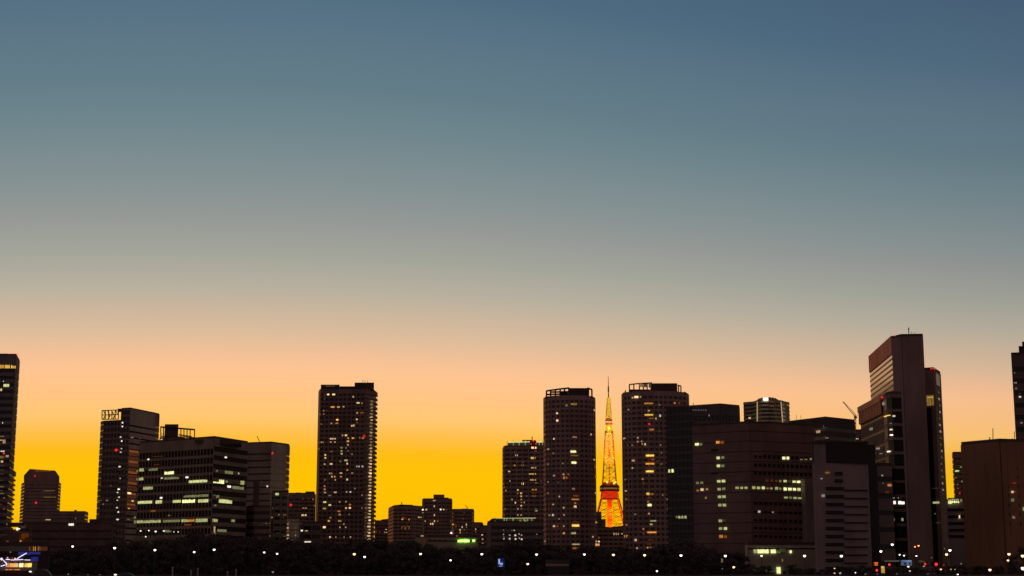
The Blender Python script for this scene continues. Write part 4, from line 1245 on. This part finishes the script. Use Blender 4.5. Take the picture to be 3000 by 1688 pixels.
for u, v, r, lab in [
        (83, 1595, 3.4, 'white lamp just above the long quay building at the far left'),
        (213, 1600.5, 4, 'lone white street lamp under the brown block right of the chamfered tower'),
        (336, 1605, 4, 'white street lamp in the trees below the lattice-corner tower'),
        (454, 1611, 4, 'white street lamp in the trees below the left end of the wide office block'),
        (569, 1617, 4, 'left and lower of two white street lamps below the wide office block'),
        (627.5, 1610, 4.2, 'right and upper of two white street lamps below the wide office block'),
        (774, 1618, 4, 'left and higher of two white lamps below the crane-topped brown tower'),
        (812, 1622, 4, 'right and lower of two white lamps below the crane-topped brown tower'),
        (1038, 1623, 4.3, 'left and higher lamp of the close pair under the big residential tower'),
        (1068, 1631, 3.8, 'right and lower lamp of the close pair under the big residential tower'),
        (1232, 1622.5, 4.2, 'white street lamp in the trees under the low central cluster of blocks'),
        (1320, 1641, 3.8, 'low white street lamp in the trees left of and below the green sign'),
        (1411.5, 1623, 4.2, 'white street lamp right of the green sign, under the dotted stair-light column'),
        (1572, 1624, 4.2, 'white street lamp below the slim tower with red roof box'),
        (1546, 1652, 3.8, 'low white street lamp between the blue screen and the small grey hut'),
        (1712, 1624, 4.2, 'white street lamp in the trees under the left round-fronted tower'),
        (1797, 1625, 4.2, 'white street lamp directly below the orange lattice tower'),
        (1888.5, 1626, 4, 'white street lamp in the trees under the right round-fronted tower'),
        (1995, 1627, 4, 'white street lamp below the dark glass tower'),
        (2125, 1628, 4.2, 'white street lamp below the stacked pair column of the broad brown block'),
        (1924.6, 1673, 3.4, 'lowest white lamp, just above the sea wall under the right round-fronted tower'),
        (2149.5, 1661.5, 4, 'low white lamp left of the pale podium building'),
        (2231, 1628, 4, 'white lamp in front of the bright windows of the pale podium building'),
        (2357, 1628, 4.2, 'white lamp at the right end of the pale podium building'),
        (2465, 1628.5, 4.6, 'white lamp in front of the banded grey-brown block'),
        (2580.6, 1615, 4.2, 'white lamp in front of the narrow striped block'),
        (2614, 1595, 4.2, 'highest white lamp on the right, under the slanted-roof tower'),
        (2635.5, 1625, 2.9, 'left lamp of the two small white lamps above the blue billboard'),
        (2648.6, 1627.5, 2.7, 'right lamp of the two small white lamps above the blue billboard'),
        (2684.5, 1628.5, 2.6, 'small white lamp below the two orange lamps'),
        (2783, 1612, 4, 'upper of two white lamps in front of the white banded block'),
        (2773, 1624, 4.4, 'lower of two white lamps in front of the white banded block'),
        (2956, 1623, 5, 'upper left lamp above the small olive-lit tree'),
        (2953, 1641.5, 3.8, 'lower left lamp beside the small olive-lit tree'),
        (2996, 1628, 5, 'white lamp cut by the right edge above the brightest lower-right lamp'),
        (2997, 1664, 6.5, 'big greenish-white lamp low at the right edge'),
        (2900, 1669, 5.4, 'bright warm-white lamp low in front of the wide plain brown building'),
        (2806, 1683, 3, 'lowest small white lamp at the bottom edge under the white banded block')]:
    street_lamp(u, v, r, lab, 345 if u > 2140 else 352, 'cl' if u in (1038, 1546, 1797, 1888.5, 2149.5, 2773, 2956, 2953, 2900, 2996) else 'wl')
street_lamp(2680.6, 1601.5, 3.0, 'left lamp of the orange pair under the tallest slab tower', 345, 'ol')
street_lamp(2691, 1598.5, 3.0, 'right and higher lamp of the orange pair under the tallest slab tower', 345, 'ol')
zp = at(500, 1575, 724).z
for u, v, r, lab in [(412, 1555, 3.2, 'leftmost white terrace lamp on the podium of the wide office block'), (436, 1554, 3.2, 'second white terrace lamp from the left on the office block podium'),
                     (456, 1556.5, 3.6, 'third white terrace lamp from the left on the office block podium'), (480, 1555, 3.4, 'fourth white terrace lamp, beside a lit window on the office block podium'),
                     (509.5, 1558, 2.4, 'left of two small terrace lamps right of the lit podium window'), (522, 1558, 2.4, 'rightmost small terrace lamp on the office block podium')]:
    street_lamp(u, v, r, lab, 727, 'wh', None, False, zp)
street_lamp(427, 1572, 3, 'low white lamp at the podium edge under the terrace lamps', 700, 'wh')

# ---- low lamps along the right-hand road
for u, v, r, code, lab in [
        (2445, 1665, 2.4, 'ch', 'upper of two small cream lamps by the pale podium right end'), (2445, 1679, 2.6, 'ch', 'lower of two small cream lamps by the pale podium right end'),
        (2462, 1679, 3, 'wh', 'tall narrow white light beside red car tail lamps'), (2506, 1677.5, 2.8, 'wh', 'small white lamp left of the red lit sign'),
        (2661, 1659.5, 3.6, 'wh', 'white lamp directly under the blue billboard'), (2665.6, 1672.5, 3.4, 'w', 'second white lamp below the blue billboard'),
        (2706.7, 1659, 3.2, 'ch', 'warm lamp under a red signal right of the blue billboard'), (2731.7, 1649, 3.6, 'wh', 'white lamp left of the brightest red signal'),
        (2756.4, 1667.6, 3.6, 'ch', 'cream lamp below and right of the brightest red signal'), (2785.8, 1667.8, 2.5, 'c', 'left of two faint cream lamps under the white banded block'),
        (2797.7, 1668, 2.3, 'cm', 'right of two faint cream lamps under the white banded block'), (2535, 1683, 2.4, 'y', 'small yellow lamp at the bottom edge left of the red lit sign'),
        (2815.6, 1651, 3, 'wd', 'dim grey lamp under the right end of the white banded block'), (2116, 1666, 2.6, 'wd', 'dim grey lamp near the low lamp left of the pale podium'),
        (2729, 1634, 1.8, 'cm', 'tiny cream lamp above the white lamp near the red signals'), (2767, 1607, 1.6, 'wm', 'tiny white lamp up left of the lamps before the white banded block')]:
    street_lamp(u, v, r, lab, 340, code)
for u, v, lab in [(134, 1681, 'faint quay light right of the small domed boat'), (200, 1682, 'small quay light below the brown block right of the chamfered tower'), (257, 1684, 'faint quay light left of the second domed boat'),
                  (293, 1684, 'very faint quay light nearest the second domed boat'), (799.5, 1675.5, 'dim round grey quay light under the crane-topped brown tower')]:
    street_lamp(u, v, 2.6 if u != 799.5 else 4.2, lab, 296, 'wd')

# ================================================================== traffic lights


def signal(u, v, label, code='rh', r=3.0, Y=336):
    p = at(u, v, Y)
    R = r * Y / F
    t = thing('traffic_light', label, 'traffic light', (p.x, Y, G))
    bm = bmesh.new()
    bar(bm, (p.x + .6, Y + .25, G), (p.x + .6, Y + .25, p.z + .5), .08, .07, 8)
    bar(bm, (p.x + .6, Y + .25, p.z + .1), (p.x, Y + .25, p.z + .1), .05)
    link('pole', bm, POLE, t)
    bm = bmesh.new()
    box(bm, p.x - R * 3.8, p.x + R * 1.4, Y + .02, Y + .3, p.z - R * 1.4, p.z + R * 1.4)
    hs = link('housing', bm, POLE, t)
    for k, c in enumerate((code, None, None)):
        bm = bmesh.new()
        bmesh.ops.create_cone(bm, cap_ends=True, segments=16, radius1=R * (1.15 if c else .8), radius2=R * (1 if c else .7), depth=.12,
                              matrix=Matrix.Translation((p.x - k * R * 1.7 if k else p.x, Y - .02, p.z)) @ Matrix.Rotation(math.pi / 2, 4, 'X'))
        link('lens', bm, glow(c, True) if c else glassmat((.02, .03, .02)), hs)


signal(2568.7, 1671, 'red traffic light just under the orange-red lit sign')
signal(2605.6, 1654.5, 'red traffic light between the lit signs and the blue billboard')
signal(2710, 1652.6, 'red traffic light above the warm lamp, right of the blue billboard')
signal(2742.8, 1653.5, 'brightest red traffic light, in front of the tallest slab wing', 'rh', 4)
signal(2765, 1656, 'dim red traffic light farthest right in the row of signals', 'rd', 3)

# ================================================================== signs and screens


def screen(name, u0, u1, v0, v1, label, code, cat='sign', Y=338, marks=()):
    a, c = at(u0, v1, Y), at(u1, v0, Y)
    t = thing(name, label, cat, ((a.x + c.x) / 2, Y, G))
    bm = bmesh.new()
    for x in (a.x + .15, c.x - .15):
        bar(bm, (x, Y + .2, G), (x, Y + .2, a.z + .1), .08, n=8)
    link('post', bm, POLE, t)
    bm = bmesh.new()
    box(bm, a.x - .06, c.x + .06, Y + .02, Y + .3, a.z - .06, c.z + .06)
    link('frame', bm, POLE, t)
    bm = bmesh.new()
    box(bm, a.x, c.x, Y - .03, Y + .05, a.z, c.z)
    pn = link('panel', bm, glow(code, True), t)
    for (p0, q0, p1, q1, cd) in marks:
        m0, m1 = at(p0, q1, Y), at(p1, q0, Y)
        bm = bmesh.new()
        box(bm, m0.x, m1.x, Y - .06, Y + .0, m0.z, m1.z)
        link('mark', bm, glow(cd), pn)
    return t


screen('lit_screen', 1457, 1478, 1636, 1662, 'small blue lit screen showing a pale L-shaped mark among the trees', 'bf', 'screen', 346,
       [(1460, 1638, 1465, 1653, 's'), (1465, 1649, 1473, 1655, 's'), (1462, 1657, 1472, 1660, 'sm')])
screen('billboard', 2640, 2671, 1641, 1657, 'pale blue lit billboard with darker figures, under the tallest slab tower', 'sd', 'billboard', 338,
       [(2643, 1642, 2670, 1645, 'sm'), (2649, 1648, 2655, 1655, 'bf'), (2662, 1649, 2668, 1654, 'bf')])
screen('lit_sign', 2560.5, 2572.5, 1647, 1658, 'orange-red lit sign with two upright strokes above a red traffic light', 'rd', 'sign', 338,
       [(2561, 1648, 2572, 1650, 'o'), (2563.5, 1650, 2565.5, 1657, 'o'), (2568, 1650, 2570, 1657, 'o')])
screen('lit_sign', 2582, 2591.5, 1659, 1680, 'upright yellow lit sign panel right of the red traffic light', 'ym', 'sign', 338, [(2583, 1660, 2587, 1663, 'c')])
screen('lit_sign', 2693, 2709, 1642, 1648, 'dim cream strip sign right of the blue billboard', 'xf', 'sign', 338)
screen('lit_sign', 2113, 2118, 1637, 1648, 'small dim yellow upright panel left of and below the pale podium building', 'cd', 'sign', 346)
screen('lit_sign', 2592, 2635, 1642, 1646, 'long faint grey strip sign left of the blue billboard', 'wf', 'sign', 341)

# ================================================================== hut, quay building
b = Building('hut', 'small plain grey hut among the dark trees beneath the left round-fronted tower', 'hut', (1635, 1652, 349), [(1600, None, 350), (1603, None, 349), (1667, None, 349)], wall=(.42, .31, .31), st=(3, .96, 0, 0, .05, .5), back=3, roof=True)
b = Building('terminal_building', 'long low quay building with warm lit slats behind the blue-lit boat', 'building', (100, 1600, 340), [(-60, None, 340), (106, None, 340), (141, None, 340), (146, None, 341)], wall=(.07, .05, .05), st=(5, .96, 0, 0, .1, .5), back=10)
b.win(20, 1608, 232, 15, wallmat((.3, .22, .22)), name='fascia', off=.2)
b.wins((0, 1580, 9.908), [(868, 275, 26, 130, 'ad'), (920, 275, 22, 130, 'of'), (975, 275, 22, 140, 'am'), (1030, 275, 34, 140, 'am'), (1130, 270, 60, 130, 'ad'), (1180, 280, 80, 120, 'af'), (1310, 275, 160, 120, 'of')], off=.25)  # last three panels are a glowing stand-in for an orange wall
b.wins((0, 1580, 9.908), [(225, 60, 50, 30, 'od'), (310, 375, 44, 30, 'cd')], off=.3)

# ================================================================== boats
Y = 280.0


def px(u, v, Y=280.0):
    return at(u, v, Y)


t = thing('cruise_boat', 'moored river cruise boat with blue deck lights and glowing yellow cabin windows', 'boat', (px(-20, 1686).x, Y + 2, 0))
x0, x1 = px(-150, 1686).x, px(98, 1686).x
bm = bmesh.new()
zd = px(0, 1672).z
prof = [(x0, Y), (x1 - 2.5, Y), (x1 + .6, Y + 2), (x1 - 2.5, Y + 4), (x0, Y + 4)]
a = [bm.verts.new((p[0] - (.5 if p[0] > x1 - 1 else 0), p[1] + (.4 if p[1] == Y else (-.4 if p[1] == Y + 4 else 0)), -.4)) for p in prof]
c = [bm.verts.new((p[0], p[1], zd)) for p in prof]
for i in range(5):
    bm.faces.new((a[i], a[(i + 1) % 5], c[(i + 1) % 5], c[i]))
bm.faces.new(c)
bm.faces.new(a[::-1])
link('hull', bm, wallmat((.12, .06, .06), rough=.4), t)
bm = bmesh.new()
box(bm, x0 + .5, px(91.5, 1660).x, Y + .5, Y + 3.5, zd, px(0, 1648).z)
cb = link('cabin', bm, wallmat((.35, .3, .28)), t)
bm = bmesh.new()
box(bm, x0 + .3, px(93, 1645).x, Y + .2, Y + 3.8, px(0, 1648).z, px(0, 1643).z)
link('roof_deck', bm, wallmat((.3, .12, .1)), t)
for u0, u1, code in ((-60, -10, 'a'), (14, 24, 'cm'), (26, 38, 'a'), (38.5, 50.5, 'c'), (53.5, 66, 'gh'), (69.5, 79, 'y'), (79.5, 90, 'yh')):
    bm = bmesh.new()
    box(bm, px(u0, 1656).x, px(u1, 1656).x, Y + .42, Y + .52, px(0, 1661.5).z, px(0, 1650.5).z)
    link('window', bm, glow(code), cb)
for line in ((49, 1638, 60, 1630.5), (61, 1630, 78, 1620.5), (17, 1639, 30, 1639.5), (32, 1641, 68, 1639.5), (72, 1640.5, 88.5, 1641), (7, 1639, 20, 1652), (2, 1659, 14, 1656)):
    bm = bmesh.new()
    bar(bm, px(line[0], line[1], Y - .1), px(line[2], line[3], Y - .1), .07, n=8)
    link('light_tube', bm, glow('ph', True), t)
for u0, v0, u1, v1, code in ((50, 1617, 82, 1626, 'bd'), (80, 1617, 114, 1624, 'bd'), (88, 1632, 108, 1645, 'bd'), (5, 1638, 48, 1642, 'bf'), (-30, 1642, 14, 1664, 'bd')):
    bm = bmesh.new()
    box(bm, px(u0, v1).x, px(u1, v1).x, Y + .6, Y + .7, px(u0, v1).z, px(u0, v0).z)
    link('blue_light_panel', bm, glow(code), t)
for u, v, code in ((4.5, 1638, 'ph'), (22, 1634, 'c'), (44, 1637, 'ch'), (36, 1636, 'om'), (18, 1655, 'ph')):
    bm = bmesh.new()
    ball(bm, px(u, v, Y - .05), .14 if u > 10 else .24, sub=1)
    link('deck_lamp', bm, glow(code), t)
for u0, u1 in ((16, 24), (26, 37), (41, 59)):
    bm = bmesh.new()
    bar(bm, px(u0, 1669, Y - .1), px(u1, 1669, Y - .1), .07, n=6)
    link('hull_light', bm, glow('o'), t)
bm = bmesh.new()
for k in range(14):
    u = -100 + k * 15
    bar(bm, px(u, 1643, Y + .4), px(u, 1634, Y + .4), .025)
bar(bm, px(-110, 1634, Y + .4), px(98, 1634, Y + .4), .03)
for u in (50, 82, 113):
    bar(bm, px(u, 1643, Y + .65), px(u, 1617, Y + .65), .04)
link('railing', bm, POLE, t)


def small_boat(u0, u1, vt, label, lamp):
    Y = 276.0
    a, c = at(u0, 1686, Y).x, at(u1, 1686, Y).x
    t = thing('small_boat', label, 'boat', ((a + c) / 2, Y + 1, 0))
    zt = at(u0, vt, Y).z
    bm = bmesh.new()
    n = 10
    L = c - a
    rows = []
    for i in range(n + 1):
        f = i / n
        w = 1.3 * (1 - max(0, f - .55) ** 2 * 4.5)
        x = a - 1 + (L + 3) * f
        sh = .5 * max(0, f - .5)
        rows.append([bm.verts.new((x, Y + 1 - w, 1.5 + sh)), bm.verts.new((x, Y + 1 - w * .6, -.3)), bm.verts.new((x, Y + 1 + w * .6, -.3)), bm.verts.new((x, Y + 1 + w, 1.5 + sh))])
    for r0, r1 in zip(rows, rows[1:]):
        for k in range(4):
            bm.faces.new((r0[k], r1[k], r1[(k + 1) % 4], r0[(k + 1) % 4]))
    bm.faces.new(rows[0])
    bm.faces.new(rows[-1][::-1])
    bmesh.ops.recalc_face_normals(bm, faces=bm.faces)
    link('hull', bm, wallmat((.2, .18, .18), rough=.4), t)
    bm = bmesh.new()
    rows = []
    for i in range(13):
        f = i / 12
        w = math.pi * f
        x = a + L * (.5 - .5 * math.cos(w))
        z = 2.6 + (zt - 2.6) * math.sin(w) ** .55
        rows.append([bm.verts.new((x, Y + .1, 1.4)), bm.verts.new((x, Y + .1, z - .25)), bm.verts.new((x, Y + .4, z)), bm.verts.new((x, Y + 1.6, z)), bm.verts.new((x, Y + 1.9, z - .25)), bm.verts.new((x, Y + 1.9, 1.4))])
    for r0, r1 in zip(rows, rows[1:]):
        for k in range(5):
            bm.faces.new((r0[k], r1[k], r1[k + 1], r0[k + 1]))
    bm.faces.new(rows[0])
    bm.faces.new(rows[-1][::-1])
    bmesh.ops.recalc_face_normals(bm, faces=bm.faces)
    link('cabin', bm, wallmat((.06, .05, .055), rough=.45), t, True)
    bm = bmesh.new()
    p = at(lamp[0], lamp[1], Y - .1)
    ball(bm, p, .26, .1, .13, 2)
    link('lamp', bm, glow('wh', True), t)
    bm = bmesh.new()
    bar(bm, p, (a + .4, Y + .4, 2.2), .03)
    link('rail', bm, POLE, t)


small_boat(84, 146, 1667, 'small dark domed-cabin boat with one white light, right of the blue-lit cruise boat', (89, 1675))
small_boat(334, 392, 1677.5, 'small dark domed-cabin boat with a white bow light below the lattice-corner tower', (338, 1684))

for u, vt, lab in ((506, 1663, 'tallest of two grey mooring posts below the left part of the wide office block'), (560, 1672, 'short grey mooring post left of a taller thin post'), (580, 1666, 'thin grey mooring post at the left end of the pale wall stretch'),
                   (667, 1676, 'short pale mooring post below the brown crane-topped tower'), (692, 1669, 'tall thin mooring post right of the short pale post')):
    Y = 286
    p = at(u, vt, Y)
    t = thing('mooring_post', lab, 'post', (p.x, Y, 0))
    bm = bmesh.new()
    bar(bm, (p.x, Y, -2), (p.x, Y, p.z), .16, .14, 10)
    link('shaft', bm, wallmat((.42, .38, .36)), t)
    bm = bmesh.new()
    bar(bm, (p.x, Y, p.z), (p.x, Y, p.z + .1), .2, .1, 10)
    link('cap', bm, wallmat((.6, .55, .52)), t)

# ================================================================== cars on the right-hand road


def car(u, Y, label, toward, col):
    x = at(u, 1686, Y).x
    t = thing('car', label, 'car', (x, Y, G))
    s = -1 if toward else 1                # front end towards the camera or away
    bm = bmesh.new()
    side = [(-2.1, .3), (-2.15, .75), (-1.9, .95), (-1.0, 1.0), (-.45, 1.45), (.9, 1.48), (1.55, 1.02), (2.05, .9), (2.12, .35)]
    w = .85
    l = [bm.verts.new((x - w * (1 if z < 1.1 else .8), Y + s * -yy, G + z)) for yy, z in side]
    r = [bm.verts.new((x + w * (1 if z < 1.1 else .8), Y + s * -yy, G + z)) for yy, z in side]
    n = len(side)
    for i in range(n):
        bm.faces.new((l[i], r[i], r[(i + 1) % n], l[(i + 1) % n]))
    bm.faces.new(l)
    bm.faces.new(r[::-1])
    bmesh.ops.recalc_face_normals(bm, faces=bm.faces)
    bmesh.ops.bevel(bm, geom=[e for e in bm.edges], offset=.05, segments=2, affect='EDGES')
    link('body', bm, wallmat(col, rough=.3, var=.05), t, True)
    for sx in (-1, 1):
        for yy in (-1.3, 1.35):
            bm = bmesh.new()
            bar(bm, (x + sx * .7, Y + yy, G + .32), (x + sx * .88, Y + yy, G + .32), .32, n=16)
            link('wheel', bm, wallmat((.02, .02, .02)), t)
        yf = Y - 2.15
        bm = bmesh.new()
        ball(bm, (x + sx * .62, yf, G + .78), .2, .08, .12, 2)
        link('headlight' if toward else 'taillight', bm, glow('wl' if toward else 'rh', True), t)
    bm = bmesh.new()
    zz = [(-.95, 1.06), (-.5, 1.4)] if toward else [(1.5, 1.06), (.95, 1.42)]
    (ya, za), (yb, zb) = zz
    f = lambda yy: Y + s * -yy
    d = -.03
    vs = [bm.verts.new((x - .68, f(ya) + d, G + za + .03)), bm.verts.new((x + .68, f(ya) + d, G + za + .03)), bm.verts.new((x + .6, f(yb) + d, G + zb + .03)), bm.verts.new((x - .6, f(yb) + d, G + zb + .03))]
    bm.faces.new(vs)
    link('windscreen' if toward else 'rear_window', bm, GLASS, t)


car(2473, 322, 'dark car with two red tail lamps at the bottom edge under the banded block', False, (.05, .03, .03))
car(2549, 323, 'dark car with white headlights at the bottom edge under the red sign', True, (.08, .08, .09))
car(2640, 322, 'car with warm headlights at the bottom edge, left of the pair under the billboard', True, (.1, .06, .04))
car(2656, 325, 'car with bright headlights at the bottom edge under the blue billboard', True, (.3, .3, .3))
car(2580, 330, 'red-lit dark car passing under the upright yellow sign', False, (.12, .03, .03))
car(2730, 324, 'car with white lights low under the tallest slab wing', True, (.25, .25, .27))

# ================================================================== sky
world = bpy.data.worlds.new('World')
scene.world = world
world.use_nodes = True
nt = world.node_tree
for n in list(nt.nodes):
    nt.nodes.remove(n)
N, Lk = nt.nodes.new, nt.links.new
out = N('ShaderNodeOutputWorld')
bg = N('ShaderNodeBackground')
tc = N('ShaderNodeTexCoord')
sep = N('ShaderNodeSeparateXYZ')
Lk(tc.outputs['Generated'], sep.inputs[0])


def mth(op, a, b=None, c=None, clamp=False):
    n = N('ShaderNodeMath')
    n.operation = op
    n.use_clamp = clamp
    for i, x in enumerate((a, b, c)):
        if x is None:
            continue
        if isinstance(x, (int, float)):
            n.inputs[i].default_value = x
        else:
            Lk(x, n.inputs[i])
    return n.outputs[0]


SUN_AZ = -9.0
az = mth('MULTIPLY', mth('ARCTAN2', sep.outputs['X'], sep.outputs['Y']), 57.29578)
elev = mth('MAXIMUM', mth('MULTIPLY', mth('ARCSINE', sep.outputs['Z']), 57.29578), 0.0)
d0 = mth('ADD', az, 180.0 - SUN_AZ)
dd = mth('SUBTRACT', mth('FLOORED_MODULO', d0, 360.0), 180.0)
d2 = mth('MULTIPLY', dd, dd)
eff = mth('MULTIPLY', elev, mth('ADD', mth('DIVIDE', mth('MULTIPLY', d2, .00038), mth('ADD', mth('MULTIPLY', d2, 1 / 3000), 1.0)), 1.0))
fac = mth('DIVIDE', eff, 60.0, None, True)
ramp = N('ShaderNodeValToRGB')
# rows of the photograph's middle column -> effective elevation
ROWS = [(1660, (255, 180, 0)), (1500, (255, 191, 0)), (1410, (255, 194, 0)), (1375, (255, 192, 3)), (1335, (255, 188, 16)), (1290, (255, 190, 70)), (1240, (255, 198, 112)), (1180, (255, 196, 130)), (1104, (253, 195, 146)),
        (1060, (240, 191, 150)), (1005, (220, 187, 154)), (880, (184, 175, 158)), (790, (164, 165, 153)), (682, (148, 152, 149)), (590, (133, 145, 146)), (431, (112, 134, 141)), (304, (98, 124, 135)), (215, (94, 120, 135)), (64, (83, 111, 130)), (0, (76, 106, 128))]
stops = []
for v, c in ROWS:
    e = math.degrees(PITCH + math.atan((CV - v) / F))
    d = 0 - SUN_AZ
    stops.append((e * (1 + .00038 * d * d / (1 + d * d / 3000)) / 60, lin(c)))
stops += [(.42, lin((62, 92, 118))), (.60, lin((48, 74, 100))), (.78, lin((40, 58, 80))), (1.0, lin((34, 46, 64)))]
cr = ramp.color_ramp
while len(cr.elements) < len(stops):
    cr.elements.new(.5)
for el, (p, c) in zip(cr.elements, stops):
    el.position = p
for el, (p, c) in zip(cr.elements, stops):
    el.position = p
    el.color = (*c, 1)
Lk(fac, ramp.inputs['Fac'])
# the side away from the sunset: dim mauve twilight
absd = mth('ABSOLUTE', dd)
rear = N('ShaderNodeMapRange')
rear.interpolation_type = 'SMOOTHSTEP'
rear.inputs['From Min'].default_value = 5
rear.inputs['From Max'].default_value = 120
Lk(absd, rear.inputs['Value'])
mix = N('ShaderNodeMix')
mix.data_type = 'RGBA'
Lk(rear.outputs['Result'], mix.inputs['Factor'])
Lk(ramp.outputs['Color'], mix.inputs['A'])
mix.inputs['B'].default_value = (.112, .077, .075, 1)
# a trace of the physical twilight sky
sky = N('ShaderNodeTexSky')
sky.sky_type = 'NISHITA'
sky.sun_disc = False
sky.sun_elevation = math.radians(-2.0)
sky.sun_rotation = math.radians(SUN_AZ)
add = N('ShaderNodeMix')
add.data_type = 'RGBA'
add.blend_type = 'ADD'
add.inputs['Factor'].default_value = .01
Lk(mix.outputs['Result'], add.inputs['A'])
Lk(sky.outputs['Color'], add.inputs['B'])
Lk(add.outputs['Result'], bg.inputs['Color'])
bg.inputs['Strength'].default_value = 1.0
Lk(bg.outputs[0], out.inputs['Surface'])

sd = bpy.data.lights.new('sun', 'SUN')
sd.energy = 0.6
sd.angle = math.radians(8)
sd.color = (1, .28, .07)
so = bpy.data.objects.new('sun', sd)
COL.objects.link(so)
el_, az_ = math.radians(1.5), math.radians(-22)
to = Vector((math.sin(az_) * math.cos(el_), math.cos(az_) * math.cos(el_), math.sin(el_)))
so.rotation_euler = (-to).to_track_quat('-Z', 'Y').to_euler()
so.location = (0, 0, 500)

# ================================================================== camera and colour
cam = bpy.data.cameras.new('camera')
cam.sensor_width = 36
cam.lens = 36 * F / 3000
cam.clip_start = .5
cam.clip_end = 60000
co = bpy.data.objects.new('camera', cam)
COL.objects.link(co)
co.location = (0, 0, H)
co.rotation_euler = (math.pi / 2 + PITCH, 0, 0)
scene.camera = co
scene.view_settings.view_transform = 'Standard'
scene.view_settings.look = 'None'
scene.view_settings.exposure = 0
scene.view_settings.gamma = 1
scene.render.film_transparent = False
scene.cycles.use_denoising = True
scene.cycles.max_bounces = 6
